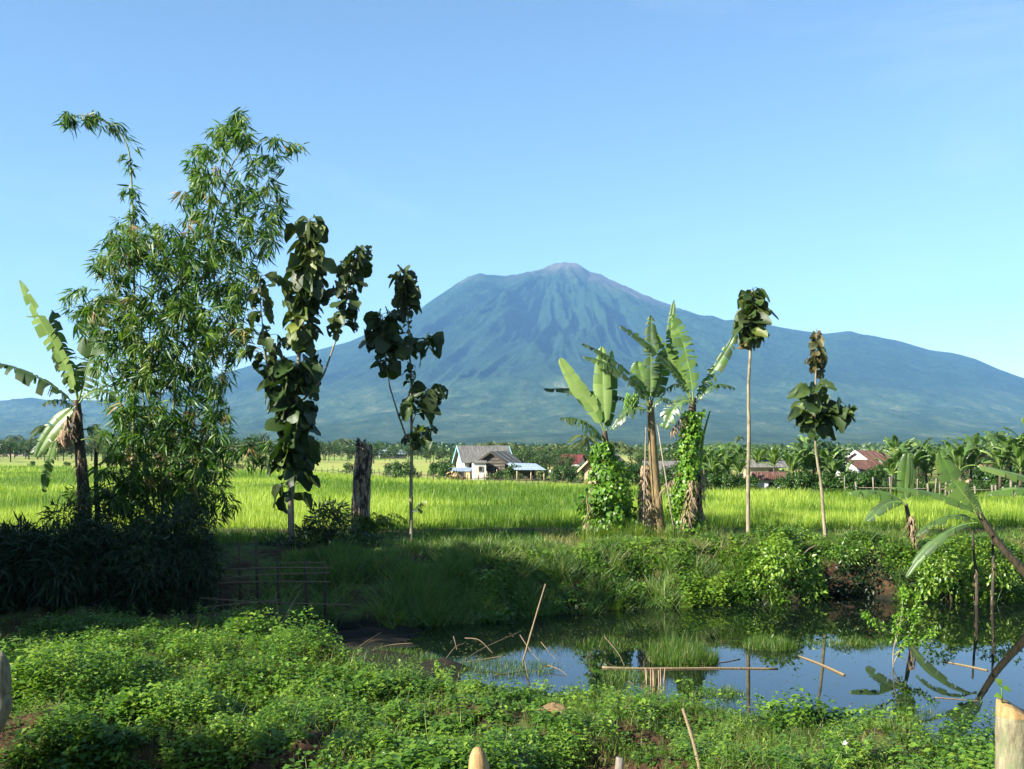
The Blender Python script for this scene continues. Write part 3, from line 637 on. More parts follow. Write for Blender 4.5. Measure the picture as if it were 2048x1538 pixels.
tag(pw.build('pond_weed', M['grass']), 'floating leaf scraps and pond weed on the water', kind='stuff')
water_tuft(1365, 1320, 24.6, .85, .9, 3200, .62, 'largest green grass clump standing in the pond above floating pole')
water_tuft(1540, 1305, 26.2, .7, .6, 1300, .36, 'lower grass clump in pond right of the largest clump')
water_tuft(1700, 1300, 26.6, 1.4, .5, 700, .22, 'sparse low grass in pond left of the leafy sapling')
water_tuft(1220, 1300, 26.5, .9, .9, 420, .22, 'thin scattered grass in pond left of the largest clump')
water_tuft(1250, 1355, 22.6, .55, .8, 500, .26, 'reddish sedge patch under the yellow end of floating pole')
water_tuft(960, 1345, 23.6, 1.9, 1.0, 1500, .26, 'sparse sedge among broken sticks at the left pond end')
water_tuft(760, 1330, 24.6, 1.5, 1.2, 2600, .24, 'thin dark sedge at far left pond corner')
water_tuft(1800, 1440, 19.6, .9, .5, 500, .18, 'grass tussock at near shore under the leafy sapling')
water_tuft(1440, 1385, 21.2, .55, .4, 600, .24, 'grass tuft at near shore below the largest clump')

# ------------------------------------------------------------ bamboo
def bamboo_tufts(mb_, tw, base, n_leaf, size, tint, dryp=.05):
    """leaf sprays at points base (k,3)"""
    k = len(base); P = np.repeat(base, n_leaf, 0); n = len(P)
    a0 = np.repeat(rng.random(k) * 2 * np.pi, n_leaf); a = a0 + rng.normal(0, .6, n)
    dz = rng.uniform(-1.8, .1, n)
    D = np.stack([np.cos(a), np.sin(a) * .8, dz], 1); Dn = nrm(D)
    P = P + Dn * rng.uniform(0, .12, n)[:, None] + rng.normal(0, .05, (n, 3))
    N = np.stack([rng.normal(0, .6, n), rng.normal(-.3, .6, n), rng.uniform(.2, 1, n)], 1)
    L = size * rng.uniform(.55, 1.25, n); dr = (np.repeat(rng.random(k) < dryp, n_leaf) & (rng.random(n) < .7)) * rng.uniform(.5, 1, n)
    mb_.scatter(LANCE, P, D, N, L, L * rng.uniform(.10, .165, n), np.clip(np.repeat(tint, n_leaf) + rng.normal(0, .2, n), 0, 1), dr)
BY = 37.0; base = at(320, 1062, BY)
bam = thing('bamboo_clump', 'tall feathery bamboo clump, one bare culm arching left at its top', 'bamboo', (base[0], base[1], 0))
culms = [
    ([(262, 1060), (266, 880), (270, 700), (268, 560), (266, 440), (262, 340), (254, 290), (232, 257), (190, 236), (150, 230), (126, 242)], 0.05),
    ([(330, 1060), (345, 850), (358, 640), (375, 480), (396, 380), (432, 290), (470, 245), (492, 212)], .045),
    ([(345, 1060, .5), (372, 820, .5), (405, 600, .4), (430, 440, 0), (470, 320, 0), (530, 280, 0), (575, 284, 0), (606, 296, 0)], .035),
    ([(335, 1060, -.5), (310, 860, -.6), (262, 660, -.8), (215, 560, -1), (178, 515, -1.2)], .035),
    ([(370, 1060, .3), (425, 860, .2), (470, 660, 0), (520, 520, 0), (560, 430, 0)], .035),
    ([(300, 1060, .6), (255, 860, .8), (205, 700, 1), (140, 612, 1)], .03),
    ([(320, 1060, 0), (350, 800, .6), (420, 560, 1), (500, 380, 1), (552, 318, 1)], .035),
    ([(350, 1060, -.5), (380, 950, -.8), (430, 905, -1), (500, 888, -1), (570, 880, -1)], .022),
    ([(310, 1060, -.3), (300, 850, -.4), (300, 650, 0), (310, 500, 0), (330, 440, 0)], .04),
    ([(340, 1060, .9), (385, 840, 1.1), (440, 700, 1.2), (490, 600, 1), (540, 560, 1)], .03),
    ([(352, 1060, 0), (362, 960, 0), (372, 860, 0), (390, 780, .3)], .10),
    ([(295, 1060, .2), (290, 900, .1), (284, 700, 0), (280, 520, -.2)], .04),
    ([(365, 1060, -.2), (395, 940, -.6), (430, 800, -.7), (455, 690, -.7)], .025),
    ([(360, 1060, -.9), (400, 1000, -1.2), (430, 960, -1.3), (450, 965, -1.4)], .02),
]
cul_pts = []
for pts, r0 in culms:
    P = pxpoly([(p[0], p[1], p[2] if len(p) > 2 else 0) for p in pts], BY, n=5)
    rad = np.linspace(r0, .008, len(P)); mbc = MB()
    rad = rad * (1 + .18 * (np.arange(len(P)) % 5 == 0)); mbc.tube(P, rad, 6, jit=.0)
    mbc.build('culm', M['darkbark'] if r0 == .10 else M['culm'], bam); cul_pts.append(P)
allc = np.concatenate([c for c in cul_pts])
ell = [(250, 480, 48, 38, 60), (232, 500, 30, 25, 18), (315, 490, 60, 45, 60), (415, 325, 34, 42, 42), (470, 262, 44, 26, 46), (395, 400, 30, 60, 34), (430, 390, 60, 40, 44), (520, 345, 45, 38, 26), (540, 400, 38, 35, 20), (505, 430, 50, 40, 36), (450, 470, 60, 45, 54), (390, 500, 46, 40, 48),
       (530, 470, 25, 35, 16), (300, 570, 85, 62, 120), (400, 580, 85, 70, 130), (470, 550, 52, 60, 56), (230, 620, 58, 42, 46), (180, 600, 45, 30, 18), (330, 680, 110, 80, 190), (440, 690, 52, 75, 80), (170, 640, 30, 25, 12), (330, 800, 100, 80, 170), (250, 740, 55, 80, 80), (425, 810, 38, 55, 30), (440, 850, 26, 34, 14),
       (320, 900, 95, 75, 150), (400, 920, 50, 50, 44), (320, 1000, 90, 55, 150), (500, 905, 55, 22, 22), (430, 1010, 38, 30, 24), (370, 690, 60, 60, 60), (478, 640, 25, 40, 16), (205, 520, 22, 18, 8), (555, 320, 22, 16, 6), (395, 960, 60, 50, 60), (270, 860, 60, 60, 50), (230, 960, 40, 60, 50)]
cents = []; tnt = []
for cx, cy_, rx, ry, n in ell:
    n = int(n * 1.0); a = rng.random(n) * 2 * np.pi; r_ = np.sqrt(rng.random(n)) * 1.08
    px = cx + np.cos(a) * r_ * rx; py = cy_ + np.sin(a) * r_ * ry; dep = rng.normal(0, .9, n)
    for i in range(n):
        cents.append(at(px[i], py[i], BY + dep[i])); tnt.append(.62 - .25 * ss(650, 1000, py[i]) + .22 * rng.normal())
for ci, (pmin, pmax, n) in {0: (.70, 1.0, 28), 1: (.75, 1.0, 16), 2: (.7, .99, 12), 3: (.8, 1, 8), 4: (.8, 1, 8), 5: (.85, 1, 6), 7: (.6, 1, 10)}.items():
    P = cul_pts[ci]
    for i in range(n):
        t = pmin + (pmax - pmin) * (i + rng.random() * .8) / n; j = min(int(t * (len(P) - 1)), len(P) - 1)
        cents.append(P[j] + rng.normal(0, .09, 3)); tnt.append(.5)
P = cul_pts[0]
for py_ in (300, 315, 335, 372, 378, 384, 405, 412, 425, 430):
    j = np.argmin(np.abs(HOR - (P[:, 2] - ZC) / P[:, 1] * F - py_) + 50 * (np.arange(len(P)) > len(P) * .8))
    for q0 in range(2): cents.append(P[j] + rng.normal(0, .14, 3)); tnt.append(.55)
cents = np.array(cents); tnt = np.array(tnt)
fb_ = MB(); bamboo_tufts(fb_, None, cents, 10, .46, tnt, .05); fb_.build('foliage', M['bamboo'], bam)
tw = MB()
for i in range(0, len(cents), 2):
    c = cents[i]; d = np.linalg.norm((allc - c) * np.array([1, 1, .6]), axis=1) + np.where(allc[:, 2] > c[2], 1.5, 0); b_ = allc[np.argmin(d)]
    if np.linalg.norm(b_ - c) < 2.6: tw.tube(bez([b_, (b_ + c) / 2 + np.array([0, 0, .15]), c], 4), [.010, .008, .006, .004], 3, cap=False)
tw.build('twigs', M['culm'], bam)

# ------------------------------------------------------------ leafy shrubs
def leaf_blob(mb_, c, r, n, L, W, tm=LANCE, tint=.5, flat=1.0, hollow=.25):
    v = nrm(rng.normal(0, 1, (n, 3))); u = (hollow + (1 - hollow) * rng.random(n)) ** .5; lump = .75 + .5 * vn(v[:, 0] * 2.3 + c[0], v[:, 2] * 2.3 + v[:, 1] * 1.7, int(abs(c[0] * 7)) % 97)
    P = np.asarray(c) + v * np.asarray(r) * (u * lump)[:, None]
    D = v + rng.normal(0, .6, (n, 3)); D[:, 2] -= .35 * flat
    N = v + rng.normal(0, .5, (n, 3)) + np.array([0, 0, .6])
    Ls = L * rng.uniform(.6, 1.3, n); mb_.scatter(tm, P, D, N, Ls, Ls * W, np.clip(tint + rng.normal(0, .2, n), 0, 1))
def shrub(name, label, cat, px, py, Y, blobs, mat, L=.22, W=.2, tm=LANCE, group=None, stems=6, tint=.4, part='foliage'):
    """blobs in photo pixels: (px, py, rx, ry, n)"""
    b = at(px, py, Y); b[2] = float(gz(np.array([b[0]]), np.array([Y]))[0]); t = thing(name, label, cat, b, group)
    f = MB(); s_ = MB()
    for (bx, by, rx, ry, n) in blobs:
        c = at(bx, by, Y + rng.normal(0, .3)); r = np.array([rx / F * Y, min(rx, ry) / F * Y * .8, ry / F * Y]); leaf_blob(f, c, r, n, L, W, tm, tint)
        for k_ in range(2): s_.tube(bez([b + rng.normal(0, .12, 3) * (1, 1, 0), (b + c) / 2 + rng.normal(0, .12, 3), c + rng.normal(0, .2, 3)], 6), np.linspace(.03, .008, 6), 5)
    f.build(part, mat, t); s_.build('stems', M['darkbark'], t); return t
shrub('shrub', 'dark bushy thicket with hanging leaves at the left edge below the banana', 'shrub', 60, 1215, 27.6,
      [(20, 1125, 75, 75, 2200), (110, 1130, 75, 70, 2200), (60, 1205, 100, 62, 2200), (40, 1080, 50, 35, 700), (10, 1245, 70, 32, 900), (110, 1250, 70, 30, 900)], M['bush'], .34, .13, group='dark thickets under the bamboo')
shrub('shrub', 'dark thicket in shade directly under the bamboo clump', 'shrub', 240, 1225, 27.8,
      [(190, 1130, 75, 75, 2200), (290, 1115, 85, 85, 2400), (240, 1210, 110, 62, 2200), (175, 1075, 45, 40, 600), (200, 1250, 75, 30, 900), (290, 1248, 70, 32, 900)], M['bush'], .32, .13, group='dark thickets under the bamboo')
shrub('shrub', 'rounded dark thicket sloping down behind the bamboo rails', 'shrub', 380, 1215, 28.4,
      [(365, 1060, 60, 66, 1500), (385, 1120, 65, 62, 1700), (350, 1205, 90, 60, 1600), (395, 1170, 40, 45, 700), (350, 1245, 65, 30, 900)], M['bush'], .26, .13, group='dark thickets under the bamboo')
shrub('shrub', 'leafy undergrowth round the foot of the left banana', 'shrub', 150, 1060, 36.5,
      [(130, 1035, 45, 28, 420), (195, 1020, 40, 40, 480), (160, 1000, 25, 30, 160), (230, 1040, 40, 35, 420)], M['bush'], .3, .15, tint=.6)
shrub('shrub', 'low dark growth round the foot of the large-leaved tree', 'shrub', 570, 1140, 35.5,
      [(560, 1105, 45, 38, 700), (610, 1130, 55, 30, 700), (530, 1140, 40, 30, 400)], M['bush'], .2, .2)
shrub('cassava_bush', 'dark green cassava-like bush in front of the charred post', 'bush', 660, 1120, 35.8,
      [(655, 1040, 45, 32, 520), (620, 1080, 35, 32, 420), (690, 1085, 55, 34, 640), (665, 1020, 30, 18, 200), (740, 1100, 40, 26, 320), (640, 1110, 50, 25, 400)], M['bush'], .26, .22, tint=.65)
shrub('bank_bush', 'bright yellow-green bush hanging over the water left of the dark hollow', 'bush', 1590, 1130, 34.0,
      [(1560, 1120, 45, 40, 620), (1600, 1150, 50, 45, 700), (1625, 1180, 32, 35, 320), (1530, 1160, 35, 40, 380)], M['herb'], .17, .5, KITE, tint=.75)
shrub('bank_bush', 'leafy bush hanging over the top of the dark hollow', 'bush', 1740, 1105, 35.4,
      [(1690, 1105, 40, 26, 420), (1750, 1110, 55, 26, 560), (1810, 1118, 40, 30, 420)], M['herb'], .15, .5, KITE, tint=.45)
shrub('bank_bush', 'tall bright bush right of the dark hollow behind the pond sapling', 'bush', 1900, 1140, 34.0,
      [(1880, 1120, 40, 45, 560), (1920, 1160, 45, 40, 560), (1860, 1165, 30, 35, 300), (2000, 1130, 50, 50, 640)], M['herb'], .15, .5, KITE, tint=.7)
shrub('bank_bush', 'dark bush added in the bank hollow to stand in for its shade', 'bush', 1740, 1180, 35.0,
      [(1700, 1160, 38, 36, 520), (1760, 1165, 45, 36, 620), (1810, 1170, 30, 34, 360)], M['bush'], .14, .5, KITE, tint=.2)  # near-black leaves added so the sunlit hollow reads as deep shade
shrub('bank_bush', 'bamboo-leaved bush at the foot of pale pole tree', 'bush', 1540, 1090, 36.2,
      [(1530, 1072, 40, 22, 360), (1570, 1095, 45, 28, 420), (1480, 1100, 40, 24, 320)], M['bamboo'], .3, .16, LANCE, tint=.75)
t = thing('fern', 'arching fern-like plant at the right foot of charred post', 'plant', at(748, 1080, 41))
f = MB()
for k_ in range(46):
    a = rng.uniform(-.2, math.pi + .2); ln = rng.uniform(.6, 1.25); p0 = at(745, 1068, 41) + rng.normal(0, .12, 3)
    d = np.array([math.cos(a), rng.normal(0, .5), 0]); P = bez([p0, p0 + d * ln * .45 + (0, 0, ln * .9), p0 + d * ln + (0, 0, ln * .35)], 9)
    f.tube(P, .008, 3, cap=False)
    Pm = np.repeat(P[2:], 6, 0); n = len(Pm); T_ = np.repeat(nrm(np.gradient(P, axis=0))[2:], 6, 0); sd_ = nrm(np.cross(T_, (0, 0, 1.))) * np.where(np.arange(n) % 2, 1, -1)[:, None]
    f.scatter(LANCE, Pm + rng.normal(0, .02, (n, 3)), sd_ + T_ * .5 + (0, 0, -.2), np.tile((0, 0, 1.), (n, 1)), .2, .03, .5)
f.build('fronds', M['grass'], t)

# ------------------------------------------------------------ large-leaved saplings
def teak(name, label, base_px, Y, stems, leaf_runs, bark, twig=None, group=None, mat=None):
    b = at(base_px[0], base_px[1], Y); t = thing(name, label, 'tree', (b[0], b[1], min(b[2], .05)), group)
    SP = []
    for i, (pts, r0, r1) in enumerate(stems):
        P = pxpoly(pts, Y, n=6); P = P + np.cumsum(rng.normal(0, .006, P.shape), 0); mb_ = MB(); mb_.tube(P, np.linspace(r0, r1, len(P)), 8 if i == 0 else 6, jit=.15)
        mb_.build('trunk' if i == 0 else 'branch', bark, t); SP.append(P)
    f = MB(); pt = f
    for (si, py0, py1, n, size, tint, dry, pet) in leaf_runs:
        P = SP[si]; lo, hi = min(py0, py1), max(py0, py1)
        ppy = HOR - (P[:, 2] - ZC) / P[:, 1] * F; I = np.nonzero((ppy >= lo - 4) & (ppy <= hi + 4))[0]
        if len(I) == 0: I = np.array([len(P) - 1])
        a0 = rng.random() * 6
        n = int(n * 2.1)
        for k_ in range(n):
            j = I[0] + (len(I) - 1) * ((k_ + rng.random() * .5) / n); j0 = int(min(j, len(P) - 2)); p = P[j0] + (P[j0 + 1] - P[j0]) * (j - j0)
            a = a0 + (k_ // 2) * 1.57 + (k_ % 2) * math.pi + rng.normal(0, .5)
            d = np.array([math.cos(a), math.sin(a), rng.uniform(.05, .7)]); L = size * .62 / F * Y * rng.uniform(.5, 1.25)
            q0 = p + nrm(d) * pet * rng.uniform(.6, 4.5) * L
            pt.tube([p, (p + q0) / 2 + (0, 0, .02), q0], [.012, .010, .008], 4, cap=False)
            dd = d.copy(); dd[2] = rng.uniform(-1.0, .4)
            f.scatter(TEAK, [q0], [dd], [np.array([rng.normal(0, .5), rng.normal(-.3, .5), 1.])], L, L * rng.uniform(.9, 1.15), np.clip(tint + rng.normal(0, .2), 0, 1), dry * rng.random())
    f.build('leaves', mat or M['teak'], t)
    return t
teak('teak_tree', 'tallest large-leaved young tree, dark leafy column right of the bamboo', (582, 1108), 36.0,
     [([(582, 1110), (583, 1000), (588, 860), (598, 700), (612, 560), (618, 438)], .13, .02),
      ([(606, 800, 0), (640, 760, 0), (664, 700, 0), (682, 640, 0), (700, 560, 0), (718, 495, 0)], .045, .015),
      ([(588, 850, 0), (558, 790, -.2), (530, 710, -.3), (522, 620, -.3), (519, 545, -.3)], .04, .012)],
     [(0, 438, 520, 22, 46, .55, .15, .12), (0, 520, 640, 46, 48, .45, .15, .15), (0, 600, 700, 26, 42, .6, .1, .2), (0, 715, 800, 26, 54, .3, 0, .15), (0, 790, 930, 56, 56, .25, 0, .15), (0, 930, 1000, 7, 50, .15, .1, .2),
      (1, 495, 660, 34, 40, .25, .15, .15), (2, 548, 640, 9, 42, .3, .1, .2), (2, 640, 760, 10, 42, .3, .1, .3), (2, 760, 830, 14, 44, .3, .1, .25)], M['teakbark'])
teak('teak_tree', 'slender large-leaved young tree with side branches right of charred post', (822, 1092), 37.5,
     [([(822, 1095), (822, 960), (823, 850), (822, 740), (816, 640), (808, 543)], .075, .012),
      ([(822, 895, 0), (805, 850, 0), (785, 790, 0), (774, 740, 0), (768, 690, 0), (764, 628, 0)], .04, .012),
      ([(824, 700, 0), (838, 688, 0), (852, 680, 0)], .02, .008), ([(824, 850, 0), (840, 800, 0), (862, 775, 0)], .02, .008), ([(824, 905, 0), (842, 880, 0), (860, 850, 0)], .02, .008),
      ([(822, 1032, 0), (832, 1018, 0), (846, 1004, 0)], .012, .006)],
     [(0, 545, 625, 30, 34, .35, .2, .12), (0, 640, 690, 8, 14, .3, .1, .1), (1, 628, 690, 28, 44, .3, .1, .15), (1, 690, 745, 12, 36, .3, .1, .15), (2, 678, 700, 12, 38, .25, .1, .2), (0, 720, 790, 9, 22, .3, .1, .1),
      (3, 775, 830, 16, 40, .25, .1, .2), (4, 850, 885, 10, 34, .25, .1, .2), (0, 855, 900, 6, 26, .2, .1, .2), (5, 1004, 1015, 4, 20, .6, 0, .1)], M['palebark'])
teak('teak_tree', 'tall bare pale pole tree topped by one dense tuft of hanging leaves', (1497, 1085), 39.0,
     [([(1497, 1088), (1497, 980), (1499, 860), (1498, 780), (1502, 690), (1504, 640), (1506, 583)], .085, .035)],
     [(0, 580, 640, 36, 34, .45, .05, .12), (0, 620, 680, 30, 40, .35, .15, .14), (0, 660, 690, 9, 28, .3, .9, .1)], M['palebark'])
teak('teak_tree', 'thin crooked tree with brownish top leaves and round crown on the right', (1650, 1100), 38.5,
     [([(1652, 1105), (1648, 1030), (1642, 960), (1634, 900), (1632, 840), (1633, 760), (1638, 700), (1634, 660)], .075, .010),
      ([(1633, 868, 0), (1622, 850, 0), (1618, 822, 0)], .025, .01), ([(1634, 862, 0), (1655, 850, 0), (1672, 828, 0), (1700, 816, 0)], .03, .01)],
     [(0, 675, 735, 17, 27, .2, .7, .12), (0, 660, 676, 5, 16, .2, .9, .1), (0, 765, 850, 22, 44, .5, .05, .25), (1, 822, 850, 8, 38, .45, 0, .2), (2, 818, 850, 20, 40, .4, .05, .2)], M['palebark'])

# charred post
b = at(722, 1075, 42.0); cp = thing('charred_post', 'thick charred and weathered standing tree stump', 'stump', (b[0], b[1], 0))
m_ = MB(); P = poly([at(720, 1090, 42), at(721, 1040, 42), at(724, 960, 42), at(729, 910, 42), at(729, 886, 42)], 8); nP = len(P); a = np.arange(20) / 20 * 2 * np.pi; V = []
for i in range(nP):
    r0 = np.interp(i / nP, [0, .15, .5, 1], [.50, .42, .37, .31]); r_ = r0 * (1 + .26 * (vn(a / 6.283 * 8 % 8, np.full(20, i * .10), 3) - .5) + .14 * (vn(a * 5, np.full(20, i * .45), 8) - .5))
    zt = np.zeros(20)
    if i == nP - 1: zt = .18 * vn(a * 2.2, a * 0, 6) - .34 * (np.cos(a) > .25) * 1 + .1 * np.sin(a * 5)
    V.append(P[i] + np.stack([np.cos(a) * r_, np.sin(a) * r_, zt], 1))
V = np.concatenate(V); q = [(i * 20 + j, i * 20 + (j + 1) % 20, (i + 1) * 20 + (j + 1) % 20, (i + 1) * 20 + j) for i in range(nP - 1) for j in range(20)]
V = np.concatenate([V, [P[-1] - (0, 0, .12)]]); tr = [(len(V) - 1, (nP - 1) * 20 + j, (nP - 1) * 20 + (j + 1) % 20) for j in range(20)]
m_.add(V, q, tr); m_.build('post', M['burnt'], cp, smooth=False)

# ------------------------------------------------------------ banana plants
def banana_leaf(mb_, P, w, face, tear=.5, hang=.5, tint=.5, dryedge=.3, side=(1, 1), taper=1.0, petiole=.12):
    """P midrib points; w half width; face = direction the upper side looks; torn strips droop by 'hang'"""
    P = np.asarray(P, float); n = len(P); T = nrm(np.gradient(P, axis=0)); face = nrm(face)
    u = np.linspace(0, 1, n); prof = np.where(u < petiole, .03, np.clip(((u - petiole) / (1 - petiole)), 0, 1)); prof = np.where(u < petiole, .02, np.sin(np.pi * np.clip(prof * .86 + .1, 0, 1)) ** .55)
    prof[-1] *= .25; prof[-2] *= .7
    S_ = nrm(np.cross(T, face)); Nn = nrm(np.cross(S_, T))
    for sgn in (1, -1):
        sc = side[0] if sgn > 0 else side[1]
        if sc <= 0: continue
        i = int(petiole * n)
        while i < n - 1:
            step = int(rng.choice([1, 1, 1, 2, 2, 3, 4, 7])) if rng.random() < tear else int(rng.integers(5, 14))
            j = min(i + step, n - 1); dr_ = hang * rng.uniform(.25, 1.1); sw = rng.uniform(.0, .35); ln = rng.uniform(.82, 1.05); gap = .12 * tear
            tn = np.clip(tint + rng.normal(0, .13), 0, 1); rows = []; md = (P[i] + P[j]) / 2; tor = tear * rng.uniform(.0, .42) * (1 if j - i < 5 else .35); ang = rng.normal(0, .22) * tear
            for a_, m in enumerate(range(i, j + 1)):
                fr = a_ / max(1, (j - i)); sh = (fr - .5) * gap * (j - i)
                wd = w * prof[m] * sc * ln; row = []
                for c_ in range(5):
                    v = c_ / 4; base_ = P[m] - T[m] * 0
                    lat = S_[m] * sgn * wd * (v * (1 - .35 * dr_ * v)) + T[m] * (sw * wd * v * v - sh * v * .15 * w)
                    lat = lat + (md - P[m]) * tor * v + T[m] * ang * wd * v; dn = Nn[m] * (.16 * w * v * (1 - v) * 2 + ang * .5 * wd * v) + np.array([0, 0, -1.]) * wd * dr_ * v ** 1.7
                    row.append(base_ + lat + dn)
                rows.append(row)
            R_ = np.array(rows); m1, m2 = R_.shape[:2]; q_ = [(x * m2 + y, x * m2 + y + 1, (x + 1) * m2 + y + 1, (x + 1) * m2 + y) for x in range(m1 - 1) for y in range(m2 - 1)]
            dv = np.tile([0, 0, .0, dryedge * .3 * rng.random(), dryedge * rng.random()], m1)
            mb_.add(R_.reshape(-1, 3), q_, tint=np.tile([tn + .12, tn, tn, tn, tn], m1).clip(0, 1), dry=dv); i = j
    r_ = np.linspace(.032, .006, n) * (w / .4) ** .5; mb_.tube(P - Nn * .012, r_, 5, tint=.95, cap=False)
def ban_leaf_px(parent, pts, Y, wpx, face=(0, -1, .3), dz=(0, 0, 0), n=72, label=None, mat=None, **kw):
    if kw.get('tear', 0) > .7: wpx *= .92; kw['tint'] = max(.08, kw.get('tint', .5) - .12)
    P = bez([at(p[0], p[1], Y + (p[2] if len(p) > 2 else 0)) for p in pts], n); mb_ = MB(); banana_leaf(mb_, P, wpx / F * Y, face, **kw)
    o = mb_.build('leaf', mat or M['banana'], parent)
    if label: o['label'] = label
    return o
def stem_px(parent, pts, Y, r0, r1, mat, name='stem', n=10, k=8):
    m_ = MB(); P = pxpoly(pts, Y, n=k); m_.tube(P, np.linspace(r0, r1, len(P)), n, jit=.10); return m_.build(name, mat, parent)
CAMF = (-.15, -1, .25); UP = (0, -.25, 1)
def vine_leaves(mb_, spine, r0, n, L=.16, mat=None):
    """heart leaves around a spine of (px,py,rpx) at depth Y"""
    pass
def vine_on(parent, pts, Y, n, L=.15, tint=.6):
    P = np.array([[*at(a, b_, Y), c / F * Y] for a, b_, c in pts]); seg = rng.random(n) * (len(P) - 1); i = np.minimum(seg.astype(int), len(P) - 2); f_ = (seg - i)[:, None]
    Q = P[i] * (1 - f_) + P[i + 1] * f_; a = rng.random(n) * 2 * np.pi; lum = .42 + 1.05 * vn(np.cos(a) * 1.7 + 5, Q[:, 2] * 2.6 + np.sin(a), 17)
    v = np.stack([np.cos(a), np.sin(a), np.zeros(n)], 1); pos = Q[:, :3] + v * (Q[:, 3] * lum * rng.uniform(.6, 1.15, n))[:, None]
    D = v * .5 + rng.normal(0, .45, (n, 3)) + np.array([0, 0, -.75]); m_ = MB(); Ls = L * rng.uniform(.55, 1.3, n)
    m_.scatter(KITE, pos, D, v + rng.normal(0, .3, (n, 3)) + (0, 0, .3), Ls, Ls * .85, np.clip(tint + .5 * (vn(Q[:, 2] * 1.9, a * 1.2, 19) - .5) + rng.normal(0, .24, n), 0, 1), (rng.random(n) < .05) * .8); return m_.build('vine', M['vine'], parent)
def dead_fringe(parent, pts, Y, n, L=.5, wid=.03):
    P = np.array([[*at(a, b_, Y), c / F * Y] for a, b_, c in pts]); seg = rng.random(n) * (len(P) - 1); i = np.minimum(seg.astype(int), len(P) - 2); f_ = (seg - i)[:, None]; Q = P[i] * (1 - f_) + P[i + 1] * f_
    a = rng.random(n) * 2 * np.pi; v = np.stack([np.cos(a), np.sin(a), np.zeros(n)], 1); m_ = MB()
    m_.scatter(BLADE, Q[:, :3] + v * Q[:, 3:4] * .8, v * .6 + rng.normal(0, .25, (n, 3)) + (0, 0, -1.), v, L * rng.uniform(.4, 1.2, n), wid * rng.uniform(.6, 1.8, n)); return m_.build('dead_leaves', M['dead'], parent)
# left banana
Y = 39.0; b = at(165, 1060, Y); t = thing('banana_plant', 'tall banana plant with ragged pale leaves at the left edge', 'banana plant', (b[0], b[1], 0))
stem_px(t, [(172, 1075), (168, 990), (160, 900), (156, 840), (154, 800)], Y, .27, .13, M['darkstem'])
stem_px(t, [(196, 1060, .2), (192, 950, .2), (193, 870, .2)], Y, .10, .06, M['darkstem'])
ban_leaf_px(t, [(156, 808), (140, 720), (95, 680), (40, 560)], Y, 31, (-.7, -.7, .3), tear=.85, hang=.25, tint=.85, dryedge=.4)
ban_leaf_px(t, [(158, 808), (150, 740), (120, 700), (104, 620)], Y + .3, 30, (.6, -.8, .1), tear=1, hang=.9, tint=.15, dryedge=1)
ban_leaf_px(t, [(158, 800), (170, 740), (190, 700), (207, 592)], Y, 46, CAMF, tear=.8, hang=.35, tint=.15)
ban_leaf_px(t, [(150, 808), (110, 770), (60, 735), (-30, 722)], Y, 24, (0, -.3, 1), tear=1, hang=1.1, tint=.15, dryedge=.6)
ban_leaf_px(t, [(152, 812), (135, 830), (100, 850), (72, 915)], Y - .3, 22, CAMF, tear=.3, hang=.2, tint=.45)
ban_leaf_px(t, [(112, 880), (100, 915), (90, 945), (88, 985)], Y - .5, 13, CAMF, tear=.5, hang=.3, tint=.5, petiole=.02)
ban_leaf_px(t, [(158, 850), (120, 860), (90, 880), (60, 905)], Y + .3, 15, CAMF, tear=.9, hang=.6, tint=.3)
ban_leaf_px(t, [(160, 860), (200, 850), (240, 880), (255, 930)], Y, 22, CAMF, tear=.6, hang=.5, tint=.3)
ban_leaf_px(t, [(162, 880), (190, 870), (215, 890), (220, 930)], Y - .4, 16, CAMF, tear=.9, hang=.6, tint=.2, dryedge=1)
dead_fringe(t, [(160, 900, 14), (165, 960, 14), (168, 1010, 12)], Y, 120, .5)
dead_fringe(t, [(150, 820, 14), (135, 860, 22), (128, 880, 20)], Y - .1, 200, .55, .06)
ban_leaf_px(t, [(158, 806), (175, 780), (205, 770), (235, 800)], Y - .6, 30, (0, -.7, .7), tear=.8, hang=.6, tint=.35)
ban_leaf_px(t, [(156, 820), (130, 800), (105, 790), (85, 810)], Y + .5, 20, UP, tear=1, hang=.8, tint=.2, dryedge=.8)
# middle group: three plants
Y = 40.0; b = at(1215, 1078, Y); t = thing('banana_plant', 'banana plant smothered in bright creeper with two broad untorn leaves', 'banana plant', (b[0], b[1], 0), 'banana plants in the middle of the bank')
stem_px(t, [(1222, 1085), (1216, 980), (1212, 900), (1209, 862)], Y, .24, .10, M['darkstem'])
ban_leaf_px(t, [(1209, 868), (1185, 800), (1160, 790), (1120, 716)], Y, 17, (-.5, -1, .2), tear=.12, hang=.08, tint=.9, dryedge=0, label='broad pale untorn leaf leaning left')
ban_leaf_px(t, [(1209, 868), (1206, 800), (1206, 760), (1204, 693)], Y, 22, (-.2, -1, .1), tear=.05, hang=.06, tint=.85, dryedge=0, side=(.85, 1))
ban_leaf_px(t, [(1211, 870), (1222, 820), (1228, 780), (1222, 700)], Y + .4, 15, (.5, -1, .1), tear=.3, hang=.3, tint=.3, dryedge=0)
ban_leaf_px(t, [(1207, 880), (1185, 845), (1155, 828), (1120, 838)], Y - .2, 18, UP, tear=1, hang=1.1, tint=.35)
ban_leaf_px(t, [(1207, 884), (1190, 860), (1180, 850), (1166, 872)], Y + .2, 15, UP, tear=1, hang=1.1, tint=.4)
vine_on(t, [(1208, 885, 12), (1208, 915, 22), (1214, 955, 36), (1222, 1000, 48), (1228, 1040, 50), (1225, 1085, 62)], Y, 4600, .17, .36)
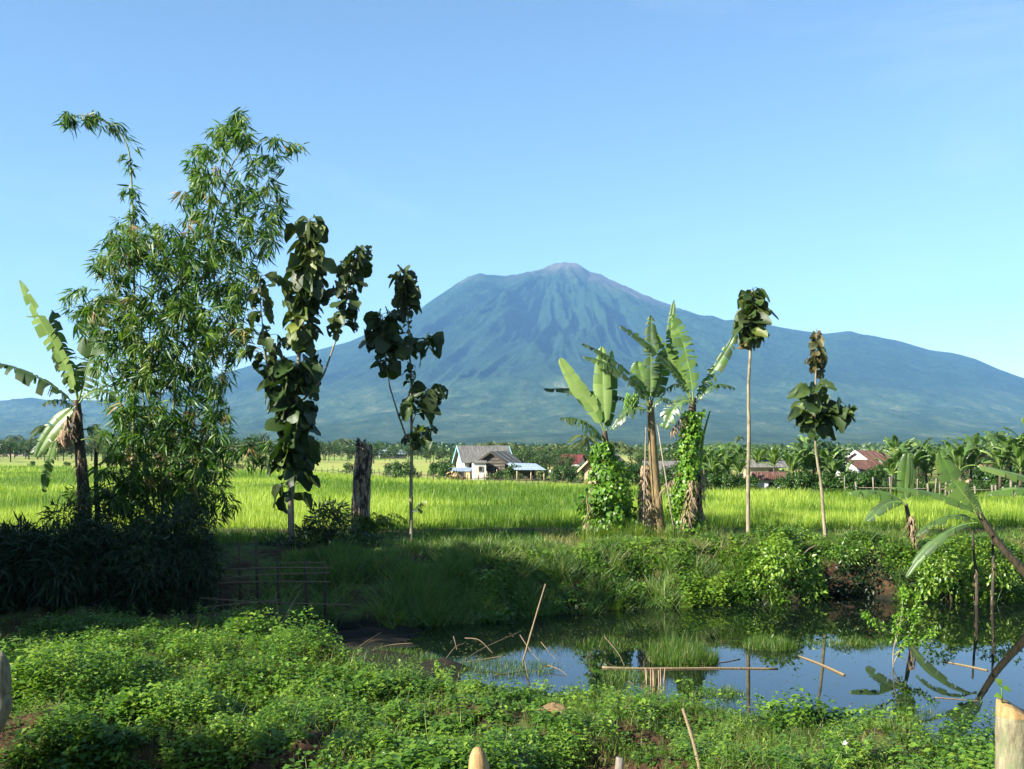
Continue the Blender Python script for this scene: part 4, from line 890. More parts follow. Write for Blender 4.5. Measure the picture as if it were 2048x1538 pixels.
vine_on(t, [(1230, 1090, 55), (1200, 1075, 40), (1260, 1060, 30)], Y - .8, 900, .14, .7)
dead_fringe(t, [(1180, 960, 6), (1178, 1010, 8), (1172, 1060, 8)], Y - .6, 70, .45)
b = at(1312, 1075, Y); t = thing('banana_plant', 'banana plant with thick bare tan stem and a green fruit bunch', 'banana plant', (b[0], b[1], 0), 'banana plants in the middle of the bank')
stem_px(t, [(1322, 1085), (1314, 1000), (1306, 900), (1302, 830), (1300, 800)], Y, .24, .11, M['pstem'])
ban_leaf_px(t, [(1301, 808), (1304, 740), (1300, 700), (1302, 630)], Y, 21, (-.3, -1, .1), tear=1, hang=.45, tint=.25)
ban_leaf_px(t, [(1298, 806), (1275, 750), (1220, 705), (1162, 686)], Y - .1, 18, UP, tear=1, hang=1.0, tint=.25)
ban_leaf_px(t, [(1298, 812), (1270, 760), (1225, 722), (1165, 713)], Y - .4, 15, (0, -.5, 1), tear=1, hang=.9, tint=.25, dryedge=.7)
ban_leaf_px(t, [(1299, 808), (1290, 770), (1280, 750), (1275, 722)], Y + .3, 24, CAMF, tear=.3, hang=.2, tint=.6)
ban_leaf_px(t, [(1302, 808), (1318, 770), (1325, 740), (1328, 700)], Y + .3, 22, (.4, -1, .1), tear=.3, hang=.25, tint=.2)
ban_leaf_px(t, [(1300, 824), (1275, 805), (1245, 820), (1222, 860)], Y - .5, 19, (-.2, -.6, .8), tear=1, hang=.8, tint=.25)
ban_leaf_px(t, [(1300, 822), (1315, 792), (1330, 790), (1345, 806)], Y - .3, 16, UP, tear=1, hang=.9, tint=.2)
ban_leaf_px(t, [(1298, 812), (1240, 790), (1170, 775), (1086, 778)], Y + .5, 15, UP, tear=1, hang=1.0, tint=.2, dryedge=.6)
fr = MB(); c0 = at(1266, 815, Y - .3)
for i in range(70):
    a = i * 2.4; z_ = i / 70; r_ = .30 * (1 - .5 * abs(z_ - .4)); p0 = c0 + np.array([math.cos(a) * r_ * .5 - .02 * i / 10, math.sin(a) * r_ * .5, .42 - z_ * .75]); d = np.array([math.cos(a), math.sin(a), .9])
    fr.tube([p0, p0 + d * .06, p0 + d * .12 + (0, 0, .03), p0 + d * .14 + (0, 0, .07)], [.022, .03, .028, .01], 5)
fr.build('fruit_bunch', M['fruit'], t)
bd = MB(); bd.tube(poly([at(1290, 800, Y), at(1270, 790, Y - .2), at(1262, 815, Y - .3), at(1246, 838, Y - .3)], 5), .02, 5); bd.build('fruit_stalk', M['petiole'], t)
bd = MB(); bd.tube([at(1247, 834, Y - .3), at(1245, 838, Y - .3), at(1243, 844, Y - .3), at(1242, 848, Y - .3)], [.03, .075, .07, .01], 8); bd.build('flower_bud', M['bud'], t)
dead_fringe(t, [(1290, 930, 8), (1290, 990, 16), (1292, 1050, 18)], Y + .2, 420, .45, .05)
dead_fringe(t, [(1330, 970, 4), (1345, 960, 3), (1310, 1000, 4), (1290, 1035, 5)], Y - .5, 70, .35)
for i, (p0, p1) in enumerate((((1292, 848), (1286, 1075)), ((1314, 845), (1352, 1075)))):
    pr = MB(); e0 = at(*p0, Y - .2); e1 = at(*p1, Y - .5 - i * .4); e1[2] = 0; pr.tube([e0, (e0 + e1) / 2, e1], [.025, .03, .032], 6)
    tag(pr.build('prop_pole', M['teakbark'], loc=e1), ('pale prop pole leaning on the left of the thick-stemmed banana', 'dark prop pole leaning on the right of the thick-stemmed banana')[i], 'pole')
b = at(1385, 1078, Y); t = thing('banana_plant', 'banana plant with creeper-wrapped stem and fan of large torn leaves', 'banana plant', (b[0], b[1], 0), 'banana plants in the middle of the bank')
stem_px(t, [(1378, 1085), (1378, 1000), (1380, 900), (1384, 830), (1386, 795)], Y, .27, .12, M['darkstem'])
ban_leaf_px(t, [(1386, 802), (1385, 740), (1365, 680), (1346, 628)], Y - .3, 25, (-.5, -1, .2), tear=1, hang=.4, tint=.6, dryedge=.2)
ban_leaf_px(t, [(1384, 800), (1370, 740), (1325, 730), (1348, 600)], Y + .4, 12, (-.3, -1, .1), tear=.6, hang=.3, tint=.35)
ban_leaf_px(t, [(1384, 800), (1365, 740), (1340, 730), (1303, 655)], Y + .1, 19, (-.6, -.9, .2), tear=.9, hang=.35, tint=.8, side=(1, .8))
ban_leaf_px(t, [(1382, 802), (1355, 740), (1310, 690), (1238, 652)], Y - .1, 15, (.2, -.7, .6), tear=1, hang=.5, tint=.2)
ban_leaf_px(t, [(1390, 802), (1405, 760), (1445, 730), (1480, 645)], Y, 17, (.1, -.8, .6), tear=1, hang=1.0, tint=.45, dryedge=.8)
ban_leaf_px(t, [(1390, 808), (1410, 775), (1435, 755), (1470, 778)], Y - .2, 15, UP, tear=1, hang=.9, tint=.3)
ban_leaf_px(t, [(1386, 808), (1365, 790), (1345, 810), (1328, 858)], Y - .5, 26, (-.4, -1, .5), tear=.9, hang=.35, tint=.45)
ban_leaf_px(t, [(1384, 800), (1365, 755), (1340, 760), (1318, 800)], Y + .5, 12, UP, tear=1, hang=.9, tint=.2)
dead_fringe(t, [(1370, 830, 8), (1355, 850, 8), (1345, 865, 6)], Y - .4, 120, .3)
vine_on(t, [(1386, 822, 16), (1382, 870, 20), (1378, 920, 17), (1370, 970, 20), (1372, 1020, 24), (1380, 1075, 40)], Y - .1, 3400, .15, .6)
dead_fringe(t, [(1385, 960, 12), (1380, 1010, 14), (1368, 1060, 12)], Y - .5, 300, .4)
stem_px(t, [(1402, 1075, .3), (1398, 1000, .3), (1398, 950, .3)], Y, .15, .10, M['darkstem'])
fl = MB(); fl.tube(pxpoly([(1398, 955, .3), (1402, 905, .3), (1408, 865, .3), (1420, 822, .3)], Y), np.linspace(.09, .03, 19), 7, tint=.85); fl.build('furled_leaf', M['banana'], t)
dead_fringe(t, [(1405, 940, 10), (1400, 980, 12), (1402, 1040, 10)], Y + .2, 220, .45)
# small banana on right
Y = 36.0; b = at(1822, 1110, Y); t = thing('banana_plant', 'small young banana plant with drooping leaves left of the leaning one', 'banana plant', (b[0], b[1], 0))
stem_px(t, [(1830, 1112), (1824, 1070), (1816, 1030), (1812, 1008)], Y, .10, .06, M['darkstem'])
ban_leaf_px(t, [(1812, 1012), (1790, 985), (1750, 975), (1697, 985)], Y, 19, (-.2, -.4, 1), tear=.5, hang=.75, tint=.35)
ban_leaf_px(t, [(1810, 1010), (1790, 992), (1760, 1010), (1732, 1042)], Y - .3, 17, (-.3, -.8, .7), tear=.5, hang=.4, tint=.15)
ban_leaf_px(t, [(1812, 1008), (1808, 980), (1812, 950), (1815, 905)], Y, 20, CAMF, tear=.2, hang=.2, tint=.3)
ban_leaf_px(t, [(1814, 985), (1822, 960), (1824, 940), (1818, 908)], Y - .2, 8, (.5, -1, .1), tear=0, hang=.1, tint=.95)
dead_fringe(t, [(1822, 1030, 6), (1826, 1060, 7), (1832, 1095, 7)], Y - .1, 120, .4)
# leaning banana
Y = 33.0; b = at(2090, 1190, Y); t = thing('banana_plant', 'banana plant leaning left over the pond from the right edge', 'banana plant', (b[0], b[1], float(gz(np.array([b[0]]), np.array([Y]))[0])))
stem_px(t, [(2110, 1215), (2050, 1145), (2000, 1090), (1966, 1040), (1956, 1022)], Y, .15, .08, M['darkstem'])
ban_leaf_px(t, [(1960, 1032), (1935, 990), (1900, 965), (1878, 900)], Y, 26, (-.4, -1, .2), tear=.5, hang=.4, tint=.4, dryedge=.4)
ban_leaf_px(t, [(1956, 1032), (1925, 1000), (1870, 980), (1780, 975)], Y - .2, 14, (0, -.4, 1), tear=.6, hang=.7, tint=.45)
ban_leaf_px(t, [(1954, 1040), (1915, 1020), (1870, 1030), (1832, 1072)], Y, 15, UP, tear=.8, hang=.8, tint=.25)
ban_leaf_px(t, [(1956, 1045), (1900, 1045), (1850, 1090), (1812, 1155)], Y - .5, 13, (0, -.6, 1), tear=.4, hang=.5, tint=.25)
ban_leaf_px(t, [(1962, 1036), (1958, 1010), (1945, 985), (1930, 972)], Y - .3, 13, CAMF, tear=1, hang=.8, tint=.1, dryedge=1)
# off-frame sapling whose leaves reach in at the right edge
Y = 12.0; b = at(2200, 1300, Y); t = thing('banana_plant', 'near banana plant whose yellowish leaf reaches in from the right edge', 'banana plant', (b[0], b[1], float(gz(np.array([b[0]]), np.array([Y]))[0])))
gzb = float(gz(np.array([b[0]]), np.array([Y]))[0]); m_ = MB(); m_.tube([(b[0], Y, gzb), (b[0] - .05, Y, gzb + 1.3), at(2150, 1020, Y)], [.09, .07, .05], 8); m_.build('stem', M['darkstem'], t)
ban_leaf_px(t, [(2150, 1020), (2100, 960), (2030, 945), (1955, 932)], Y, 22, (0, -.35, 1), tear=.1, hang=.6, tint=.7, dryedge=.9)
ban_leaf_px(t, [(2150, 1020), (2100, 985), (2050, 965), (1975, 988)], Y - .3, 19, (0, -.4, 1), tear=.2, hang=.5, tint=.4)
ban_leaf_px(t, [(2150, 1020), (2120, 930), (2080, 880), (2044, 835)], Y, 12, CAMF, tear=.1, hang=.2, tint=.8)

# grey root-hung stems at the water under the leaning banana
for i, (x0, x1, lab) in enumerate(((1952, 1948, 'left of two grey dead stems standing at the water under the leaning banana'), (1984, 1986, 'right of two grey dead stems standing at the water under the leaning banana'))):
    Y = 33.2; e0 = at(x0, 1218, Y); m_ = MB(); m_.tube(pxpoly([(x0, 1222), (x0 + 2, 1160), (x1, 1110), (x1 - 3, 1062)], Y), np.linspace(.065, .03, 19), 7, jit=.3)
    t = thing('dead_stem', lab, 'dead stem', e0, 'dead stems at the right water edge'); m_.build('stem', M['darkwood'], t); dead_fringe(t, [(x0, 1200, 5), (x1, 1110, 5)], Y, 16, .2, .015)

# ------------------------------------------------------------ sticks, rails, posts
def stick(name, label, pts, r0, r1, mat, cat='stick', group=None, joints=False, floor=None):
    if 'floating' in label: pts = [(a_, b_, (ZC - WL - r0 * .4) * F / (b_ - HOR)) for a_, b_, _ in pts]
    P = poly([at(*p) for p in pts], 6)
    if floor is not None: P[0, 2] = min(P[0, 2], floor)
    r_ = np.linspace(r0, r1, len(P)); 
    if joints: r_ = r_ * (1 + .14 * (np.arange(len(P)) % 4 == 0))
    m_ = MB(); m_.tube(P, r_, 7, jit=.08); o = m_.build(name, mat, loc=P[0]); return tag(o, label, cat, group)
stick('bamboo_stick', 'long thin pale stick leaning upright out of the pond', [(1046, 1322, 24.2), (1068, 1245, 24.5), (1091, 1168, 24.8)], .022, .018, M['drybamboo'], joints=True)
stick('floating_pole', 'long bamboo pole floating level across the pond, left end yellow', [(1204, 1335, 23.8), (1290, 1337, 23.6), (1420, 1336, 23.7), (1556, 1337, 23.6)], .030, .016, M['drybamboo'], 'pole', joints=True)
stick('bamboo_stick', 'short thick tan stick floating obliquely right of the long pole', [(1598, 1312, 24.8), (1640, 1328, 23.8), (1688, 1350, 22.8)], .02, .035, M['drybamboo'])
stick('bamboo_stick', 'tan stick floating near the shadow of the leaning banana', [(1885, 1323, 24.2), (1925, 1330, 23.8), (1975, 1341, 23.2)], .018, .025, M['drybamboo'])
stick('bamboo_stick', 'bamboo stick planted in the near bund at the bottom', [(1404, 1560, 14.2), (1388, 1490, 14.6), (1366, 1418, 15.0)], .026, .022, M['drybamboo'], joints=True)
BS = [((1208, 1272, 26), (1236, 1306, 24.6), (1250, 1334, 23.9)), ((905, 1340, 23.5), (960, 1300, 24.5), (1043, 1262, 25.4)), ((930, 1276, 25.5), (958, 1280, 25), (985, 1306, 24.4)), ((1040, 1270, 25.2), (1060, 1300, 24.5), (1078, 1322, 23.9)),
      ((990, 1350, 23.2), (1020, 1346, 23.1), (1057, 1340, 23.3)), ((730, 1297, 26), (745, 1303, 25.6), (762, 1310, 25.2)), ((702, 1308, 25.7), (727, 1287, 26), (762, 1265, 26.4)), ((740, 1302, 25.5), (780, 1290, 25.8), (825, 1286, 25.6)),
      ((890, 1320, 24.2), (910, 1295, 24.6), (930, 1286, 24.8)), ((1082, 1284, 25.4), (1095, 1300, 24.8), (1112, 1320, 24.3)), ((935, 1324, 24.0), (970, 1318, 24.1), (1005, 1312, 24.0)), ((907, 1273, 25.4), (910, 1284, 25.2), (914, 1300, 24.9)),
      ((1050, 1320, 23.9), (1054, 1345, 23.0), (1060, 1372, 22.2)), ((1095, 1330, 23.6), (1120, 1340, 23.2), (1135, 1352, 22.9)), ((1480, 1318, 24.4), (1440, 1325, 24.1), (1400, 1322, 24.3)), ((1870, 1395, 21.3), (1910, 1398, 21.1), (1960, 1402, 20.9)), ((1280, 1380, 21.8), (1265, 1368, 22.1), (1255, 1362, 22.3))]
BL = ['broken stick in pond crossing the left end of the yellow pole', 'longest broken stalk slanting up to the right in the left pond', 'short forked stalk bending down in the left pond', 'stalk slanting down right beside the tall leaning stick',
      'pale stick floating at the pond edge below the leaning stick', 'short thick brown stick floating in the far left pond', 'dark thin stalk slanting up in the far left pond corner', 'thin bent stalk lying level in the far left pond', 'stalk slanting between the broken stalks of left pond',
      'forked stalk right of the tall leaning stick', 'level stalk below the forked stalks in the left pond', 'short upright stub above the broken stalks in left pond', 'thin stem upright in the blue water below the tall leaning stick',
      'small stick in the blue water right of the leaning stick', 'thin stick floating just above the long bamboo pole', 'stick floating near shore under the leaning banana reflection', 'thin stick at near shore beside the brown stubble']
M['oldstick'] = bark_mat('old_grey_stick', (.09, .065, .04), (.26, .19, .12), (14, 14, 3), .8)
for pts, lb in zip(BS, BL): stick('broken_stick', lb, pts, .013, .007, M['oldstick'], group='broken sticks in the pond')
# brown stubble at the near shore and its reeds
for i in range(9):
    x0 = 1292 + i * 4.6; m_ = MB(); e = at(x0, 1395, 21.2); e[2] = WL - .1; tp = at(x0 + rng.normal(0, 3), 1338 + rng.uniform(-3, 6), 21.3); m_.tube([e, (e + tp) / 2 + rng.normal(0, .01, 3), tp], [.014, .013, .010], 5)
    tag(m_.build('reed_stub', M['dead'], loc=e), 'brown upright reed stub in the row at the near shore', 'reed stub', 'brown reed stubs at the near shore')
# bamboo rails on the dark bank
RL = [([(405, 1142, 29.2), (520, 1136, 29.1), (666, 1136, 29.0)], 'uppermost long rail of the dark bamboo fence'), ([(425, 1160, 29.0), (520, 1150, 29.0), (660, 1146, 28.9)], 'second rail of the dark bamboo fence'),
      ([(400, 1168, 28.8), (520, 1163, 28.8), (660, 1164, 28.7)], 'third rail of the dark bamboo fence'), ([(400, 1196, 28.0), (520, 1204, 28.0), (698, 1210, 27.9)], 'lowest rail of the dark bamboo fence'),
      ([(400, 1216, 27.6), (470, 1208, 27.6), (560, 1200, 27.6)], 'slanting rail low in the dark bamboo fence'), ([(560, 1128, 29.4), (600, 1126, 29.4), (650, 1125, 29.4)], 'short top rail of the dark bamboo fence')]
b = at(540, 1180, 28.9); gz1 = lambda x, y: float(gz(np.array([x]), np.array([y]))[0])
t = thing('rail_fence', 'rickety horizontal bamboo rails on the shaded bank under the trees', 'fence', (b[0], b[1], gz1(b[0], b[1])))
for pts, lb in RL:
    m_ = MB(); m_.tube(poly([at(*p) for p in pts], 8), .020, 7, jit=.1); m_.build('rail', M['oldstick'], t)
for px0, top, Yp in ((440, 1128, 29.2), (512, 1072, 29.3), (478, 1092, 29.3), (555, 1120, 29.2), (610, 1120, 29.2), (648, 1128, 29.1)):
    tp = at(px0, top, Yp); m_ = MB(); m_.tube([(tp[0] + .06, Yp, gz1(tp[0], Yp) - .1), (tp[0] + .03, Yp, (tp[2] - 1) / 2), tp], [.05, .045, .035], 7, jit=.15); m_.build('post', M['darkbark'], t)
stick('broken_stick', 'dry grey stalk leaning on the shaded shore below the rails', [(555, 1262, 27.0), (575, 1225, 27.2), (602, 1178, 27.6)], .03, .012, M['drybamboo'])
stick('broken_stick', 'second dry stalk at shaded shore, more upright', [(560, 1262, 26.9), (556, 1225, 27.0), (553, 1198, 27.2)], .02, .009, M['drybamboo'])
stick('bamboo_stick', 'pale dry blade-like stalk catching light at the lower left thicket', [(70, 1272, 24.6), (75, 1250, 24.6), (81, 1228, 24.7)], .018, .012, M['drybamboo'])
stick('broken_stick', 'small curled pale stick on the bank below the papaya-like tree', [(1600, 1118, 35.4), (1615, 1100, 35.5), (1632, 1090, 35.5)], .02, .012, M['drybamboo'])

# near cut posts
def cut_post(label, px, top, wpx, Y, depth, kind):
    c = at(px, top, Y); r = wpx / 2 / F * Y; g = gz1(c[0], Y); t = thing('cut_post', label, 'post', (c[0], c[1], g)); m_ = MB()
    ztop = c[2] - .02 - r * .5 if kind == 'flat' else c[2] - 4.2 * r
    ln = -.62 if 'mossy' in label else .02
    m_.tube(poly([(c[0] + ln, Y, g - .1), (c[0] + ln * .45, Y, g + .5 * (ztop - g)), (c[0] + ln * .03, Y, ztop - .13), (c[0], Y, ztop)], 8), np.linspace(r * 1.1, r, 25), 18, jit=.05, cap=False)
    a = np.arange(18) / 18 * 2 * np.pi; z0 = ztop; V = [np.stack([c[0] + np.cos(a) * r, Y + np.sin(a) * r, np.full(18, z0)], 1)]
    m_.build('post', M['post'], t)
    c_ = MB()
    if kind == 'flat':
        z1 = c[2] - .02 + .45 * r * np.cos(a - 2.6) + .05 * r * np.sin(a * 5); V.append(np.stack([c[0] + np.cos(a) * r * .96, Y + np.sin(a) * r * .96, z1], 1)); ctr = [(c[0], Y, c[2] - .02 + .1 * r)]
    else:
        for zz_, rr_, ox in ((3.0, 1.0, 0), (1.7, .92, -.04), (.7, .68, -.12), (.2, .36, -.2)):
            V.append(np.stack([c[0] + ox * r + np.cos(a) * r * rr_ * (1 + .08 * np.sin(a * 3 + 1)), Y + np.sin(a) * r * rr_, c[2] - zz_ * r + .18 * r * np.cos(a - .8)], 1))
        ctr = [(c[0] - .22 * r, Y, c[2])]
    V = np.concatenate(V + [np.array(ctr)]); nr = (len(V) - 1) // 18; q_ = [(k_ * 18 + j, k_ * 18 + (j + 1) % 18, (k_ + 1) * 18 + (j + 1) % 18, (k_ + 1) * 18 + j) for k_ in range(nr - 1) for j in range(18)]; c_.add(V, q_, [(nr * 18, (nr - 1) * 18 + j, (nr - 1) * 18 + (j + 1) % 18) for j in range(18)])
    c_.build('cut_top', M['post'] if 'mossy' in label else M['cut'], t); return t
cut_post('yellow sharpened post tip at the bottom centre', 957, 1494, 46, 6.0, 0, 'point')
cut_post('pointed mossy post tip cropped at the left edge', 0, 1302, 40, 5.0, 0, 'point')
pt = cut_post('thick grey cut post at the lower right corner', 2026, 1408, 64, 5.6, 0, 'flat')
m_ = MB(); c = at(2004, 1408, 5.6)
m_.tube([c, c + (0, 0, .06), c + (-.005, 0, .11)], .004, 5)
m_.scatter(KITE, [c + (0, 0, .04), c + (0, 0, .10), c + (0, 0, .09)], [(-.6, -.3, .2), (-.5, -.2, .6), (.9, -.2, -.2)], [(0, -.8, 1), (.2, -1, .3), (0, -.7, 1)], .055, .045, [.9, .95, .6], [0, .25, .1])
m_.build('sprout', M['vine'], pt)
c = at(1240, 1515, 7.5); m_ = MB(); g = gz1(c[0] - .15, 7.4)
m_.tube([(c[0] - .30, 7.2, g), (c[0] - .12, 7.4, (g + c[2]) / 2), tuple(c)], [.04, .035, .03], 8); tag(m_.build('slanting_pole', M['fencewood'], loc=(c[0] - .3, 7.2, g)), 'blurred grey pole end slanting in at the bottom, right of centre', 'pole')
# clod on the bund
c = at(1110, 1418, 17.6); c[2] = gz1(c[0], 17.6) + .1; m_ = MB(); n_ = 500; v = nrm(rng.normal(0, 1, (n_, 3)))
def lump(c, r, seed, nu=18, nv=12):
    u = np.linspace(0, np.pi, nv); a = np.linspace(0, 2 * np.pi, nu, endpoint=False); U, A_ = np.meshgrid(u, a, indexing='ij')
    k_ = 1 + .35 * (vn(A_ * 1.5 + seed, U * 2, seed) - .5) + .2 * (vn(np.cos(A_) * 4, U * 5, seed + 1) - .5)
    V = np.stack([np.sin(U) * np.cos(A_) * r[0] * k_, np.sin(U) * np.sin(A_) * r[1] * k_, np.cos(U) * r[2] * k_], -1) + np.asarray(c); V[:, :, :] = V
    V[:, -1] = V[:, -1]; i_ = np.arange(nu * nv).reshape(nv, nu); q_ = np.stack([i_[:-1], np.roll(i_, -1, 1)[:-1], np.roll(i_, -1, 1)[1:], i_[1:]], -1).reshape(-1, 4); return V.reshape(-1, 3), q_
M['clod'] = plain_mat('dry_clod', (.12, .07, .03), (.25, .16, .08), 14, .95, bump=.8)
V, q_ = lump(c, (.28, .2, .13), 4); m_.add(V, q_); tag(m_.build('earth_clod', M['clod'], loc=c), 'brown earth clod lying in the grass of the near bund', 'clod')

# sapling standing in the pond
Y = 23.8; b = at(1790, 1340, Y); t = thing('water_shrub', 'feathery green sapling standing in the pond water', 'shrub', (b[0], b[1], WL))
m_ = MB(); f = MB()
ST = [[(1788, 1348), (1786, 1310), (1792, 1270), (1795, 1235)], [(1786, 1330), (1800, 1300), (1822, 1262), (1840, 1215)], [(1790, 1290), (1800, 1250), (1806, 1200), (1808, 1180)], [(1786, 1270), (1765, 1255), (1742, 1240), (1728, 1228)], [(1790, 1310), (1812, 1290), (1840, 1282), (1870, 1262)], [(1795, 1250), (1812, 1235), (1828, 1222), (1835, 1190)]]
for s_ in ST:
    P = pxpoly(s_, Y, n=5); m_.tube(P, np.linspace(.016, .005, len(P)), 5)
    if s_ is ST[0]: Pm = np.repeat(P[9:], 12, 0)
    else: Pm = np.repeat(P[4:], 12, 0)
    n = len(Pm); f.scatter(KITE, Pm + rng.normal(0, .04, (n, 3)), rng.normal(0, 1, (n, 3)), rng.normal(0, .5, (n, 3)) + (0, -.3, 1), .10, .05, rng.uniform(.4, .95, n))
m_.build('stems', M['teakbark'], t); f.build('leaves', M['vine'], t)
# standout plants of the foreground
for (px, py, Y, h, lab, n) in ((880, 1400, 21.4, .5, 'upright leafy weed at the pond edge below the tall leaning stick', 60), (697, 1345, 22.6, .5, 'thin upright leafy weed at the dark pond edge', 46), (805, 1352, 22.0, .55, 'thin leafy weed at the pond edge, middle of the three', 46), (905, 1350, 21.6, .4, 'thin leafy weed at pond edge right of the other two', 40),
                        (1070, 1400, 19.4, .5, 'dense leafy weed where the blue water begins', 140), (1710, 1520, 14.6, .35, 'bushy bright weed with a white flower at lower right', 300), (1650, 1560, 14.0, .35, 'bushy bright weed left of the white-flowered one', 220), (1330, 1290, 0, 0, '', 0)):
    if not n: continue
    c = at(px, py, Y); g = gz1(c[0], Y); t = thing('weed', lab, 'weed', (c[0], Y, g)); m_ = MB(); f = MB()
    for s_ in range(max(3, n // 30)):
        e = np.array([c[0] + rng.normal(0, .012), Y + rng.normal(0, .012), g]); tp = e + (rng.normal(0, .1 + n * .0006), rng.normal(0, .08 + n * .0004), h * rng.uniform(.7, 1.1)); P = bez([e, (e + tp) / 2 + rng.normal(0, .03, 3), tp], 8); m_.tube(P, np.linspace(.008, .003, 8), 4)
        Pm = np.repeat(P[2:], max(3, n // max(2, n // 30) // 6), 0); k = len(Pm); f.scatter(KITE, Pm + rng.normal(0, .02, (k, 3)), np.stack([rng.normal(0, 1, k), rng.normal(0, 1, k), rng.uniform(-.4, .4, k)], 1), np.stack([rng.normal(0, .3, k), rng.normal(-.2, .3, k), np.ones(k)], 1), .1 * rng.uniform(.6, 1.2, k), .06, rng.uniform(.4, 1, k))
    m_.build('stems', M['petiole'], t); f.build('leaves', M['herb'], t)
    if 'white flower at' in lab:
        w_ = MB(); fc = np.array([c[0] - .18, Y - .1, g + h * .9]); w_.scatter(KITE, [fc] * 5, [(math.cos(a_), -.3, math.sin(a_)) for a_ in np.arange(5) * 1.257], [(0, -1, .1)] * 5, .04, .03); w_.build('flower', M['flower'], t)

# ------------------------------------------------------------ village houses
def house(name, label, px, py, Y, Wd, Dp, wh, rh, rz, mats, over=.35, parts=(), trim=None, ridge='x'):
    """gabled house: ridge along local x; gables at local +-x; mats = wall, roof; local origin at base centre"""
    b = at(px, py, Y); b[2] = 0.0; t = thing(name, label, 'house', b); ORG[t] = np.zeros(3); t.rotation_euler = (0, 0, rz)
    w = MB(); x, y = Wd / 2, Dp / 2
    V = [(-x, -y, 0), (x, -y, 0), (x, y, 0), (-x, y, 0), (-x, -y, wh), (x, -y, wh), (x, y, wh), (-x, y, wh), (-x, 0, wh + rh), (x, 0, wh + rh)]
    w.add(V, [(0, 1, 5, 4), (2, 3, 7, 6), (0, 4, 7, 3), (1, 2, 6, 5)], [(4, 8, 7), (5, 6, 9)]); w.build('wall', mats[0], t, smooth=False)
    r = MB(); X_ = x + over; sl = rh / y; yo = y + over; ze = wh + rh - sl * yo; th_ = .06
    for sg in (1, -1):
        nn = 40; xs_ = np.linspace(-X_, X_, nn * 2 + 1); rip = .022 * (np.arange(nn * 2 + 1) % 2)
        a_ = np.stack([xs_, np.full_like(xs_, 0), wh + rh + .03 + rip], 1); b_ = np.stack([xs_, np.full_like(xs_, sg * yo), ze + .03 + rip], 1); n0 = len(xs_)
        r.add(np.concatenate([a_, b_, a_ - (0, 0, th_), b_ - (0, 0, th_)]), [(i, i + 1, n0 + i + 1, n0 + i) for i in range(n0 - 1)] + [(2 * n0 + i, 3 * n0 + i, 3 * n0 + i + 1, 2 * n0 + i + 1) for i in range(n0 - 1)] + [(n0 + i, n0 + i + 1, 3 * n0 + i + 1, 3 * n0 + i) for i in range(n0 - 1)])
    r.build('roof', mats[1], t, smooth=False)
    if trim is not None:
        for sx_ in (-1, 1):
            g = MB()
            for sg in (1, -1):
                p0 = np.array([sx_ * (X_ + .02), 0, wh + rh + .06]); p1 = np.array([sx_ * (X_ + .02), sg * yo, ze + .04]); dx = np.array([.03, 0, 0]); dz = np.array([0, 0, -.24])
                g.add([p0 - dx, p0 + dx, p1 + dx, p1 - dx, p0 - dx + dz, p0 + dx + dz, p1 + dx + dz, p1 - dx + dz], [(0, 1, 2, 3), (4, 7, 6, 5), (0, 4, 5, 1), (1, 5, 6, 2), (2, 6, 7, 3), (3, 7, 4, 0)])
            g.build('bargeboard', trim, t, smooth=False)
    for (kind, c, s) in parts:
        pm = MB()
        if kind in ('window', 'door'):
            pm.box(c, s); o = pm.build(kind, M['dark_open'], t, smooth=False); fm = MB(); sx_, sy_, sz_ = s; tck = .08
            if sy_ < sx_:
                for dx, dz_, ww, hh in ((-sx_ / 2, 0, tck, sz_ + tck), (sx_ / 2, 0, tck, sz_ + tck), (0, -sz_ / 2, sx_ - tck, tck), (0, sz_ / 2, sx_ - tck, tck)): fm.box((c[0] + dx, c[1], c[2] + dz_), (ww, sy_ + .06, hh))
            else:
                for dy_, dz_, ww, hh in ((-sy_ / 2, 0, tck, sz_ + tck), (sy_ / 2, 0, tck, sz_ + tck), (0, -sz_ / 2, sy_ - tck, tck), (0, sz_ / 2, sy_ - tck, tck)): fm.box((c[0], c[1] + dy_, c[2] + dz_), (sx_ + .06, ww, hh))
            fm.build('frame', M['fencewood'], o, smooth=False)
        else:
            pm.box(c, s); pm.build(kind, M['wood_trim'], t, smooth=False)
    return t
def lean_roof(parent, name, corners, mat, th_=.05):
    V = np.array(corners, float); m_ = MB(); V2 = V - (0, 0, th_); m_.add(np.concatenate([V, V2]), [(0, 1, 2, 3), (4, 7, 6, 5), (0, 4, 5, 1), (1, 5, 6, 2), (2, 6, 7, 3), (3, 7, 4, 0)]); return m_.build(name, mat, parent, smooth=False)
def s(px, Y=122.0): return px / F * Y
Yh = 122.0
# main house: long grey roof seen from the side, left gable white with light blue bargeboards
h1 = house('village_house', 'largest village house, grey sheet roof and light blue gable boards', 966, 955, Yh + 3, s(94), 4.6, 2.1, 1.7, R(15), (M['wall_white'], M['roof_grey']), trim=M['blue_trim'], over=.45,
           parts=[('window', (-s(92) / 2 - .01, .4, 1.3), (.08, .9, .9)), ('door', (-1.8, -2.31, .95), (.85, .08, 1.9)), ('window', (.3, -2.31, 1.3), (1.0, .08, .9))])
h2 = house('village_house', 'dark plank house with grey gable roof in front of the largest house', 998, 957, Yh - 3.5, 5.0, s(54, 118), 2.1, 1.05, R(72), (M['plank'], M['roof_grey']), trim=M['darkwood'], over=.4,
           parts=[('door', (-2.51, -.6, .8), (.05, .6, 1.5))])
